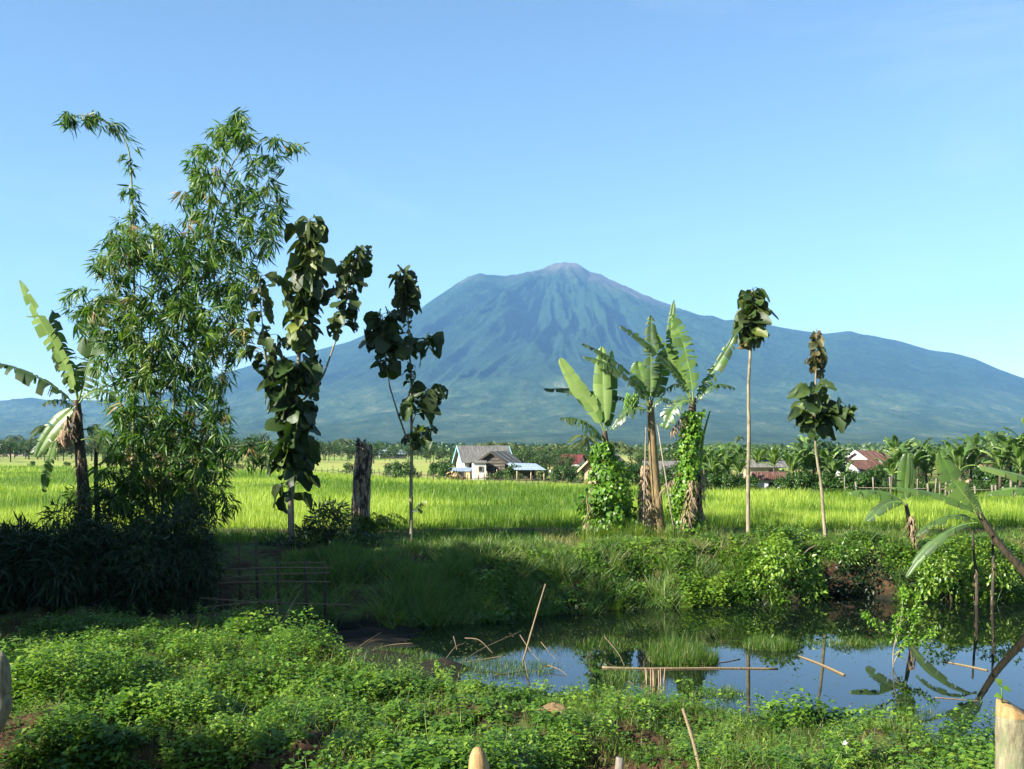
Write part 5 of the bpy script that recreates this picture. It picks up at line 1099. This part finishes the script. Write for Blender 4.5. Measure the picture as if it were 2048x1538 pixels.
# white rendered annexe left
an = house('shed', 'small pale annexe with flat roof left of the plank house', 958, 957, Yh - 6.5, s(24), 1.6, 1.9, .2, R(8), (M['wall_white'], M['roof_grey']), over=.15, parts=[('window', (.1, -.81, 1.2), (.4, .06, .5))]); an['category'] = 'shed'
an = house('shed', 'orange walled lean-to at the left foot of the largest house', 922, 960, Yh - 4, s(42), 2.2, .95, .3, R(-8), (M['wall_orange'], M['roof_pale']), over=.15, parts=[('door', (.3, -1.11, .5), (.7, .06, .9))]); an['category'] = 'shed'
# open shed with pale blue roof
b = at(1052, 962, 112); t = thing('open_shed', 'open shed with pale blue sheet roof on posts right of plank house', 'shed', (b[0], b[1], 0))
P4 = [at(1012, 925, 116), at(1072, 927, 116), at(1092, 939, 110), at(1030, 939, 110)]; lean_roof(t, 'roof', P4, M['roof_pale'])
for px0, Yp, tp in ((1034, 110.3, 939), (1062, 110.3, 939), (1088, 110.4, 939), (1018, 115.5, 926), (1070, 115.5, 928)):
    e = at(px0, tp, Yp); m_ = MB(); m_.tube([(e[0], Yp, 0), (e[0], Yp, e[2] / 2), (e[0], Yp, e[2] - .06)], .07, 6); m_.build('post', M['wood_trim'], t)
m_ = MB(); e0 = at(1020, 950, 115.8); e1 = at(1072, 950, 115.8); m_.box(((e0[0] + e1[0]) / 2, 115.8, .65), (e1[0] - e0[0], .1, 1.3)); m_.build('back_wall', M['plank'], t, smooth=False)
house('village_house', 'tiny white hut with dark red roof beside the coconut grove', 1146, 950, 138, 2.6, 2.6, 1.7, .95, R(-22), (M['wall_white'], M['roof_red']), over=.25, parts=[('door', (-1.31, .3, .7), (.06, .8, 1.3)), ('window', (-.2, -1.31, 1.0), (.5, .06, .5))])
house('village_house', 'timber gabled house partly hidden behind the creeper-covered banana', 1212, 962, 103, 3.4, 2.9, 1.7, 1.2, R(52), (M['wall_brick'], M['roof_grey']), trim=M['wood_trim'], over=.5, parts=[('door', (-1.71, -.4, .7), (.06, .7, 1.4)), ('window', (-1.71, .7, 1.0), (.06, .5, .5))])
house('village_house', 'grey roofed house seen between the two right banana stems', 1335, 968, 100, 4.4, 3.0, 1.25, 1.0, R(8), (M['wall_cream'], M['roof_grey']), over=.35, parts=[('window', (.6, -1.51, .8), (.6, .06, .5)), ('door', (-1, -1.51, .6), (.6, .06, 1.1))])
house('village_house', 'low grey roofed house behind the pale pole tree', 1522, 966, 104, 4.0, 2.6, 1.75, .6, R(4), (M['wall_cream'], M['roof_grey']), over=.3, parts=[('window', (.6, -1.31, 1.1), (.6, .06, .5))])
house('shed', 'small white hut with rusty overhanging roof right of the pole tree', 1537, 974, 84, 2.0, 2.0, 1.15, .42, R(-12), (M['wall_white'], M['roof_rust']), over=.35, parts=[('window', (.2, -1.01, .6), (.4, .06, .35))])['category'] = 'shed'
house('village_house', 'white gabled house with streaked rusty red sheet roof', 1722, 966, 104, 4.4, 2.9, 1.5, .85, R(34), (M['wall_white'], M['roof_rust']), trim=M['white_trim'], over=.35, parts=[('window', (-2.21, .2, 1.0), (.06, .6, .5)), ('door', (.5, -1.46, .75), (.7, .06, 1.4))])
house('village_house', 'rear rusty roofed house rising behind the white gabled one', 1742, 960, 110, 4.6, 3.2, 2.3, .95, R(34), (M['wall_white'], M['roof_rust']), trim=M['white_trim'], over=.35, parts=[('window', (-2.31, .2, 1.5), (.06, .6, .5))])
house('village_house', 'low dark red roofed house left of the white gabled one', 1690, 966, 108, 2.6, 2.6, 1.35, .5, R(30), (M['wall_brick'], M['roof_red']), over=.3, parts=[('window', (-.2, -1.31, .8), (.5, .06, .4))])
house('village_house', 'house with dull red roof among bananas at the right edge', 2010, 966, 100, 4.6, 3.0, 1.9, 1.1, R(10), (M['wall_brick'], M['roof_rust']), over=.35, parts=[('window', (.5, -1.51, 1.1), (.6, .06, .5))])
house('shed', 'low shed with pale grey roof near the right edge', 1968, 972, 92, 2.4, 1.8, .75, .35, R(6), (M['wall_brick'], M['roof_pale']), over=.25, parts=[('door', (.2, -.91, .35), (.5, .06, .6))])['category'] = 'shed'
house('shed', 'low shed with brownish roof at the right edge', 2024, 975, 90, 2.2, 1.8, .7, .35, R(6), (M['wall_brick'], M['roof_rust']), over=.25, parts=[('door', (-.2, -.91, .35), (.5, .06, .6))])['category'] = 'shed'
house('barn', 'far grey roofed barn in the trees right of the charred post', 787, 921, 330, 8.5, 5, 1.7, 1.1, R(6), (M['plank'], M['roof_pale']), over=.5, parts=[('door', (1.2, -2.51, .8), (1.4, .06, 1.5))])['category'] = 'barn'
house('village_house', 'far house in the trees at the left edge, right one', 30, 908, 420, 8, 6, 1.9, 1.3, R(8), (M['wall_cream'], M['roof_grey']), over=.5, parts=[('window', (1.2, -3.01, 1.1), (1.2, .06, .8))])
house('village_house', 'far house in the trees at the left edge, left one', 8, 908, 425, 6, 6, 1.7, 1.2, R(-8), (M['wall_brick'], M['roof_pale']), over=.5, parts=[('window', (0, -3.01, 1.0), (1.2, .06, .8))])
house('village_house', 'tiny white far house at the foot of the tree left of the charred post', 752, 912, 390, 3.2, 3, 1.7, .8, R(10), (M['wall_white'], M['roof_pale']), over=.3, parts=[('window', (0, -1.51, 1.0), (.8, .06, .6))])
# rubble + laundry
b = at(905, 956, 116); b[2] = .3; m_ = MB(); V, q_ = lump(b, (1.1, .8, .55), 9); m_.add(V, q_); M['sand'] = plain_mat('orange_sand', (.45, .27, .12), (.62, .42, .22), 6, .95); tag(m_.build('sand_heap', M['sand'], loc=(b[0], b[1], 0)), 'orange heap of earth beside the largest house', 'heap')
b = at(1105, 958, 112); t = thing('washing_line', 'washing line with pale blue and white cloth right of the open shed', 'washing line', (b[0], b[1], 0))
for px0 in (1096, 1120):
    e = at(px0, 958, 112); m_ = MB(); m_.tube([(e[0], 112, 0), (e[0], 112, .6), (e[0], 112, 1.25)], .04, 5); m_.build('post', M['darkwood'], t)
e = at(1096, 944, 112); e2 = at(1120, 944, 112); m_ = MB(); m_.tube([(e[0], 112, 1.22), ((e[0] + e2[0]) / 2, 112, 1.15), (e2[0], 112, 1.22)], .012, 4); m_.build('line', M['darkwood'], t)
for (pa, pb, mat_) in ((1098, 1106, M['wall_white']), (1106.5, 1114, M['cloth_b'])):
    a_ = at(pa, 946, 112); b_ = at(pb, 946, 112); m_ = MB(); xs_ = np.linspace(a_[0], b_[0], 7); yy_ = 112 + .04 * np.sin(np.arange(7) * 2.)
    m_.add(np.concatenate([np.stack([xs_, yy_, np.full(7, 1.16)], 1), np.stack([xs_, yy_ + .05, np.full(7, .5)], 1)]), [(i, i + 1, 8 + i, 7 + i) for i in range(6)]); m_.build('cloth', mat_, t)

# ------------------------------------------------------------ fences beyond the paddy
def gline(px, off=.6):
    Yl = float(far_edge_y(px)) + off; return np.array([(px - 1024) / F * Yl, Yl, 0])
t = thing('stake_fence', 'thin dark stake and rail fence along the far paddy edge on the left', 'fence', gline(780))
prev = None; pxs = []
q0 = 400.0
while q0 < 1175: pxs.append(q0); q0 += rng.uniform(9, 15)
tops = []
for q0 in pxs:
    g = gline(q0); h = rng.uniform(.75, 1.35) * (g[1] / 120) ** .35; tp = g + (rng.normal(0, .06), 0, h); m_ = MB(); m_.tube([g, (g + tp) / 2, tp], .045, 5); m_.build('post', M['darkwood'], t); tops.append(g + (0, -.08, .62 * h))
for k_ in range(0, len(tops) - 1, 6):
    seg = np.array(tops[k_:k_ + 7]); m_ = MB(); m_.tube(seg, .035, 5); m_.build('rail', M['darkwood'], t)
    m_ = MB(); m_.tube(seg - (0, .02, .35), .03, 5); m_.build('rail', M['darkwood'], t)
t = thing('stake_fence', 'pale grey stake fence in front of the banana grove on the right', 'fence', gline(1850))
q0 = 1690.0; pr = []
while q0 < 2060:
    g = gline(q0, .2); h = rng.uniform(.9, 1.6); tp = g + (rng.normal(0, .08), 0, h); m_ = MB(); m_.tube([g, (g + tp) / 2, tp], rng.uniform(.04, .08), 6, jit=.2); m_.build('post', M['fencewood'], t); pr.append(g + (0, -.09, .7)); q0 += rng.choice([7, 11, 15, 24, 34])
for k_ in range(0, len(pr) - 1, 9):
    m_ = MB(); m_.tube(np.array(pr[k_:k_ + 8]), .025, 5); m_.build('rail', M['fencewood'], t)
t = thing('stake_fence', 'dark stakes and rail in front of the plank house yard', 'fence', at(1000, 963, 108) * (1, 1, 0))
pr = []
for q0 in np.arange(958, 1032, 9.5):
    g = at(q0, 960, 113.5); g[2] = 0; tp = g + (rng.normal(0, .1), 0, rng.uniform(.7, 1.2)); m_ = MB(); m_.tube([g, (g + tp) / 2, tp], .05, 6); m_.build('post', M['wood_trim'], t); pr.append(g + (0, -.08, .35))
m_ = MB(); m_.tube(np.array(pr), .05, 5); m_.build('rail', M['wood_trim'], t)

# ------------------------------------------------------------ far trees
def palm_proto(seed, lab):
    r = np.random.default_rng(seed); t = thing('coconut_palm', lab, 'palm', (0, 0, 0), 'coconut palms behind the village'); m_ = MB(); lean = r.uniform(-.6, .6)
    P = bez([(0, 0, 0), (lean * .2, 0, 2.8), (lean, 0, 5.2)], 9); m_.tube(P, np.linspace(.18, .11, 9), 6); m_.build('trunk', M['fencewood'], t); f = MB(); tp = P[-1]
    for i in range(16):
        a = i * 2.4 + r.uniform(-.2, .2); up = r.uniform(-.5, 1.3); L = r.uniform(2.2, 3.0); d = np.array([math.cos(a), math.sin(a), 0]); Q = bez([tp, tp + d * L * .5 + (0, 0, up * L * .6), tp + d * L + (0, 0, up * L * .3 - 1.0)], 9)
        T = nrm(np.gradient(Q, axis=0)); S_ = nrm(np.cross(T, (0, 0, 1.))); f.tube(Q, .03, 3, cap=False)
        for sg in (1, -1):
            n = 18; j = np.linspace(1, 8, n); j0 = np.minimum(j.astype(int), 7); p = Q[j0] + (Q[j0 + 1] - Q[j0]) * (j - j0)[:, None]
            f.scatter(BLADE2, p, S_[j0] * sg + T[j0] * .5 + (0, 0, -.45), np.tile((0, 0, 1.), (n, 1)), .75 * np.sin(np.linspace(.5, 2.8, n)) + .1, .17, r.uniform(.2, .9) + 0 * j)
    f.build('crown', M['palm'], t); return t
def tree_proto(name, lab, seed, h, rx, nblob, dens, mat, group, cat='tree', leaf=.32, low=.35):
    r = np.random.default_rng(seed); t = thing(name, lab, cat, (0, 0, 0), group); m_ = MB(); f = MB(); P = bez([(0, 0, 0), (.1, 0, h * .3), (.0, .1, h * .6)], 7); m_.tube(P, np.linspace(.05 * h * .5, .02 * h, 7), 7)
    for i in range(nblob):
        a = r.random() * 6.283; u = r.random(); z = h * (low + (1 - low) * u * .85); rr_ = rx * math.sqrt(r.random()) * (1.0 - .55 * abs(u - .35)); c = np.array([math.cos(a) * rr_, math.sin(a) * rr_, z]); s_ = rx * r.uniform(.28, .48)
        leaf_blob(f, c, (s_, s_, s_ * .72), dens, leaf, .6, KITE, tint=float(r.uniform(.2, .8)), hollow=.4); m_.tube(bez([P[4], (P[4] + c) / 2 + (0, 0, .2), c], 5), np.linspace(.03, .012, 5) * h * .35, 4)
    m_.build('trunk', M['darkbark'], t); f.build('crown', mat, t); return t
def banana_proto(seed, lab):
    r = np.random.default_rng(seed); t = thing('banana_plant', lab, 'banana plant', (0, 0, 0), 'banana plants round the village'); m_ = MB(); m_.tube([(0, 0, 0), (.02, 0, 1.0), (0, 0, 2.0)], [.16, .13, .08], 7); m_.build('stem', M['darkstem'], t); f = MB()
    for i in range(12):
        a = i * 2.4 + r.uniform(-.3, .3); up = r.uniform(.5, 2.1); L = r.uniform(1.3, 2.0); d = np.array([math.cos(a), math.sin(a), 0]); p0 = np.array([0, 0, 1.95]); Q = bez([p0, p0 + d * L * .3 + (0, 0, up * L * .7), p0 + d * L * .9 + (0, 0, up * L * .8 - .35)], 16)
        banana_leaf(f, Q, .30, (d[0] * -.3, d[1] * -.3, 1) if up < 1 else (-d[0], -d[1], .4), tear=.8, hang=.6, tint=float(r.uniform(.1, .95)))
    f.build('leaves', M['banana'], t); return t
def g_at(px, Y): return ((px - 1024) / F * Y, Y, 0)
def zone(px):
    for lim, tx in ((90, 'at the far left edge'), (230, 'behind the left banana plant'), (420, 'behind the bamboo clump'), (540, 'between bamboo and tallest large-leaved tree'), (700, 'left of the charred post'), (815, 'between charred post and slender tree'), (910, 'left of the largest village house'), (1010, 'behind the largest village house'), (1100, 'behind the open shed'), (1180, 'beside the red roofed hut'), (1290, 'behind the creeper-covered banana'), (1400, 'behind the two right middle bananas'),
                    (1490, 'just left of the pale pole tree'), (1575, 'just right of the pale pole tree'), (1640, 'just left of the thin crooked tree'), (1690, 'just right of the thin crooked tree'), (1770, 'around the rusty red roofs'), (1830, 'behind the small young banana'), (1900, 'left of the leaning banana top'), (1960, 'behind the leaning banana top'), (2010, 'right of the leaning banana top'), (9999, 'at the far right edge')):
        if px < lim: return tx
# coconut grove behind the houses
LP_ = ['coconut palm in the hazy grove behind the village roofs', 'leaning coconut palm in the hazy grove behind the village roofs']
pp = [palm_proto(s_, LP_[i % 2]) for i, s_ in enumerate((1, 2, 3))]
used = [False] * 3
def put(protos, used, i, px, Y, hpx, ph, label=None, group=None, rz=None):
    """stand a tree with its top at height row hpx"""
    hgt = ZC + (HOR - hpx) / F * Y; sc = hgt / ph; rz = rng.random() * 6.28 if rz is None else rz
    if not used[i]:
        used[i] = True; o = protos[i]; o.location = g_at(px, Y); o.scale = (sc, sc, sc); o.rotation_euler[2] = rz
        if label: o['label'] = label
        if group: o['group'] = group
        return o
    return dup(protos[i], g_at(px, Y), rz, sc, label, group)
GP = 'coconut palms in the hazy grove'
palms = [(985, 888, 260), (1000, 890, 270), (1012, 889, 255), (1035, 894, 250), (1046, 897, 262), (1064, 898, 255), (1078, 900, 270), (1090, 898, 255), (1104, 899, 250), (1113, 893, 262), (1140, 896, 240), (1150, 899, 235), (1020, 896, 280), (972, 892, 262), (1128, 903, 280), (1056, 903, 280), (1098, 905, 290), (1030, 902, 290)]
for k_, (px, top, Y) in enumerate(palms): put(pp, used, k_ % 3, px, Y * .8, top - 7, 6.3, 'coconut palm in the hazy grove behind the main village house', GP)
for k_, (px, top, Y) in enumerate([(683, 878, 300), (703, 879, 310), (560, 890, 330), (30, 872, 380), (8, 880, 390), (50, 882, 400), (72, 876, 380)]):
    put(pp, used, k_ % 3, px, Y, top - 3, 6.3, ['left of two tall palms just left of the charred post', 'right of two tall palms just left of the charred post', 'hazy palm behind the tallest large-leaved tree'][k_] if k_ < 3 else 'hazy coconut palm at the far left behind the paddies', GP if k_ < 3 else 'far left palms')
lp = put(pp, used, 0, 1478, 420, 868, 6.3, 'lone tall palm standing out in front of the mountain'); lp.scale = (lp.scale[0] * .5, lp.scale[0] * .5, lp.scale[2])
put(pp, used, 1, 98, 150, 845, 6.3, 'dull spiky palm left of the left banana plant')
put(pp, used, 2, 1182, 120, 862, 6.3, 'nearer coconut palm behind the creeper-covered banana')
put(pp, used, 1, 1230, 130, 878, 6.3, 'palm right behind the creeper-covered banana')
put(pp, used, 0, 1680, 150, 898, 6.3, 'small palm left of the rusty red roofs')
for k_, (px, top, Y) in enumerate([(1160, 905, 180), (1262, 890, 150), (1286, 893, 160)]): put(pp, used, k_ % 3, px, Y, top, 6.3, ['short palm right of the red roofed hut', 'left of two palms behind the middle bananas', 'right of two palms behind the middle bananas'][k_])
# broadleaf trees
tp_ = [tree_proto('broadleaf_tree', 'rounded hazy tree in the belt along the far field edge', 11, 9, 3.6, 16, 70, M['far_leaf'], 'far broadleaf trees', leaf=.55), tree_proto('broadleaf_tree', 'rounded hazy tree in the belt along the far field edge', 12, 9, 3.0, 14, 70, M['far_leaf'], 'far broadleaf trees', leaf=.5), tree_proto('broadleaf_tree', 'rounded hazy tree in the belt along the far field edge', 13, 9, 4.4, 18, 70, M['far_leaf'], 'far broadleaf trees', leaf=.6)]
ut = [False] * 3
for k_ in range(130):
    px = -60 + k_ * 9.5 + rng.normal(0, 5); Y = rng.uniform(228, 340) if px < 905 else rng.uniform(140, 250); top = np.interp(px, [-60, 60, 100, 400, 470, 560, 600, 640, 700, 760, 900, 1160], [880, 880, 878, 880, 882, 886, 884, 880, 892, 892, 892, 898]) + rng.normal(0, 4)
    put(tp_, ut, k_ % 3, px, Y, top, 9.3, 'rounded hazy far tree ' + zone(px), 'far broadleaf trees')
for px, top, Y, lb in ((515, 862, 330, 'tall spreading hazy tree left of the large-leaved tree'), (465, 868, 320, 'hazy broad tree right of the bamboo'), (650, 886, 300, 'dark round tree left of the two tall palms'), (625, 890, 310, 'dark tree at left of the far palms'), (765, 898, 300, 'feathery tree just right of the charred post'),
                       (878, 902, 240, 'darker round tree left of the largest house'), (600, 884, 320, 'far tree right behind the tallest large-leaved tree'), (700, 905, 260, 'bright green small tree left of the charred post'), (108, 880, 330, 'far tree behind the left banana')):
    put(tp_, ut, int(rng.integers(0, 3)), px, Y, top, 9.3, lb, rz=None)
for k_ in range(70):
    px = 905 + k_ * 4.2 + rng.normal(0, 4); put(tp_, ut, k_ % 3, px, rng.uniform(132, 190), 905 + rng.normal(0, 6), 9.3, 'low bushy tree behind the village yards, ' + zone(px), 'bushy trees behind the village yards')
for k_ in range(46):   # second, farther belt
    px = -60 + k_ * 28 + rng.normal(0, 8); put(tp_, ut, k_ % 3, px, rng.uniform(600, 800), 893 + rng.normal(0, 2.5), 9.3, 'very distant tree under the mountain, ' + zone(px), 'very distant trees')
wd = MB(); k = 26000; yy = rng.uniform(430, 900, k); pxx = rng.uniform(-250, 2300, k); xx = (pxx - 1024) / F * yy
zt = 3.6 + (895 - np.interp(pxx, [-250, 700, 1200, 2300], [889, 891, 893, 892]) + 5 * (fbm(pxx * .03, yy * .01, 77, 3) - .5)) / F * yy
v = nrm(rng.normal(0, 1, (k, 3)) + (0, -.4, .5)); wd.scatter(KITE, np.stack([xx, yy, zt * rng.random(k) ** .5], 1), v[:, [1, 2, 0]], v, rng.uniform(1.5, 3.2, k), rng.uniform(1.2, 2.4, k), rng.random(k))
tag(wd.build('far_woods', M['far_leaf']), 'far hazy woodland filling the plain below the volcano', kind='stuff')
# village greenery to the right: bananas, trees and hedges
bp = [banana_proto(s_, 'banana plant in the grove around the village houses') for s_ in (1, 2, 3, 4)]; ub = [False] * 4
def top_right(px): return np.interp(px, [1180, 1240, 1330, 1420, 1470, 1500, 1540, 1590, 1650, 1700, 1760, 1800, 1850, 1900, 1950, 2000, 2060], [905, 900, 896, 897, 898, 905, 908, 902, 900, 925, 912, 893, 895, 898, 888, 884, 882])
for k_ in range(150):
    px = rng.uniform(1400, 2075); Y = rng.uniform(96, 150) if px < 1670 or px > 1790 else rng.uniform(122, 150)
    top = top_right(px) + rng.uniform(-6, 22) * (Y / 120)
    if 1500 < px < 1575 and Y < 102: Y = 110
    put(bp, ub, k_ % 4, px, Y, top, 3.6, 'village grove banana plant ' + zone(px), 'banana plants round the village')
for px, top, Y, lb in ((1618, 880, 98, 'tallest pale-leaved banana behind the crooked tree'), (1548, 902, 97, 'banana beside the small white hut'), (1795, 885, 96, 'banana rising right of the rusty roofs'), (1835, 890, 100, 'dense banana behind the small young plant'), (1950, 878, 98, 'banana above the dull red roof on the right'), (2020, 880, 98, 'dark banana at the right edge of the village'), (1445, 925, 94, 'banana at left of the pole tree foot'), (1610, 925, 93, 'low banana left of the papaya-like crown')):
    put(bp, ub, int(rng.integers(0, 4)), px, Y, top, 3.6, lb)
px = 1408.0
while px < 2080:
    if not (1500 < px < 1572 or 1690 < px < 1780 or 1955 < px < 2000):
        top = top_right(px) + rng.uniform(-2, 20); put(bp, ub, int(rng.integers(0, 4)), px, float(far_edge_y(px)) + rng.uniform(.5, 3.5), top, 3.6, 'nearer banana plant at the paddy edge, ' + zone(px), 'banana plants along the paddy edge')
    px += rng.uniform(14, 30)
vt = [tree_proto('village_tree', 'dense dark green tree among the village houses', 21, 5, 2.2, 16, 130, M['far_leaf'], 'village trees', leaf=.26, low=.2), tree_proto('village_tree', 'dense dark green tree among the village houses', 22, 5, 1.7, 14, 130, M['far_leaf'], 'village trees', leaf=.22, low=.15)]; uv = [False] * 2
for k_ in range(84):
    px = rng.uniform(1190, 2075); Y = rng.uniform(122, 165); put(vt, uv, k_ % 2, px, Y, top_right(px) + rng.uniform(0, 12), 5.0, 'dense dark green village tree ' + zone(px), 'village trees')
for px, top, Y, lb in ((1352, 878, 115, 'dark round tree between the two right middle bananas'), (1920, 888, 94, 'broad dark tree left of the dull red roof'), (1960, 905, 92, 'dark bush tree under the dull red roof'), (1700, 935, 98, 'small tree left of the white gabled house'), (1800, 935, 95, 'small bright tree right of the white gabled house'), (1845, 925, 94, 'feathery small tree left of the leaning banana tip')):
    put(vt, uv, int(rng.integers(0, 2)), px, Y, top, 5.0, lb)
# papaya-like dark crown
t = tree_proto('papaya_tree', 'dark round-crowned papaya-like tree behind the thin crooked tree', 31, 4.1, 1.9, 22, 170, M['bush'], None, leaf=.24, low=.52); t.location = g_at(1640, 84); t.scale = (1.12, 1.12, .98)
# hedge and yard bushes
M['hedge'] = leaf_mat('hedge_leaf', (.02, .055, .010), (.05, .12, .016), (.12, .22, .03), trans=.3)
hg = tree_proto('hedge_bush', 'leafy green bush in the hedge along the far paddy edge', 41, 1.6, 1.0, 9, 150, M['hedge'], 'hedge bushes at the paddy edge', 'bush', leaf=.17, low=.1)
hg.location = g_at(1425, float(far_edge_y(1425)) + 1.2)
for k_ in range(62):
    px = 1440 + k_ * 10.3 + rng.normal(0, 3)
    if 1508 < px < 1562: continue
    dup(hg, g_at(px, float(far_edge_y(px)) + rng.uniform(.9, 2.6)), rng.random() * 6.28, float(rng.uniform(.75, 1.25)) * (.62 if px > 1740 else 1), 'leafy hedge bush at paddy edge, ' + zone(px), 'hedge bushes at the paddy edge')
YB = [(1003, 113, .7, ''), (1028, 112, 1.1, ''), (938, 118, .55, ''), (1128, 112, 1.0, ''), (1140, 108, .8, ''), (1155, 106, 1.1, ''), (1085, 118, 1.0, ''), (880, 128, 1.2, ''), (868, 132, 1.0, ''), (1170, 104, .9, ''), (1260, 96, 1.3, ''), (1285, 95, 1.3, ''), (1350, 94, 1.3, ''), (1410, 92, 1.6, ''), (1425, 92, 1.2, ''), (1240, 97, 1.4, ''), (1705, 97, .9, ''), (1725, 96, .8, ''), (1745, 98, 1.0, ''), (1765, 96, 1.3, ''), (1960, 88, 1.2, ''), (1990, 87, 1.3, ''), (2025, 86, 1.2, ''), (2045, 86, 1.4, ''), (1506, 90, .6, ''), (1568, 90, 1.0, ''), (980, 112, .5, ''), (1112, 106, .9, ''), (1125, 105, 1.1, '')]
for k_, (px, Y, sc, _) in enumerate(YB): dup(hg, g_at(px, Y), rng.random() * 6.28, sc, 'small green yard bush ' + zone(px), 'yard bushes')
for k_ in range(26):   # shrubs along the left field divide
    px = rng.uniform(-20, 900); Yd = float(far_edge_y(px)) + rng.uniform(1, 10); dup(hg, g_at(px, Yd), rng.random() * 6.28, float(rng.uniform(.6, 1.3)), 'small shrub on far bund, ' + zone(px), 'shrubs on the far left bund')

# big trees out of view on the left: their shade lies over the near bank
st = tree_proto('broadleaf_tree', 'large dense tree standing left of the pond beyond the picture edge', 51, 9, 4.2, 34, 420, M['far_leaf'], 'trees left of the pond', leaf=.42, low=.12)
SHADE = [(-21.5, 20.3, 16.6, 1.05), (-23.5, 24.5, 14.2, 1.15), (-21.5, 27.0, 10.5, .9), (-27, 21.0, 16.5, 1.2), (-26, 29.5, 12, 1.2), (-29, 25.5, 14, 1.3), (-24.5, 18.6, 15.5, .8), (-16.5, 8.2, 8.8, .55)]  # last entry: small unseen tree added to shade the lower left foreground
SL = ['nearest to the water', 'broader one behind it', 'shortest', 'tallest at the back', 'farthest from the viewer', 'broadest', 'slim one in front of the group', 'small one nearest the viewer, added to shade the foreground']
for k_, (x_, y_, h_, w_) in enumerate(SHADE):
    if k_ == 0: o = st
    else: o = dup(st, (0, 0, 0), k_ * 1.3)
    o.location = (x_, y_, 0); o.scale = (w_, w_, h_ / 9.4); o['label'] = 'dense tree left of the pond beyond the picture, ' + SL[k_]
print('objects', len(bpy.data.objects))
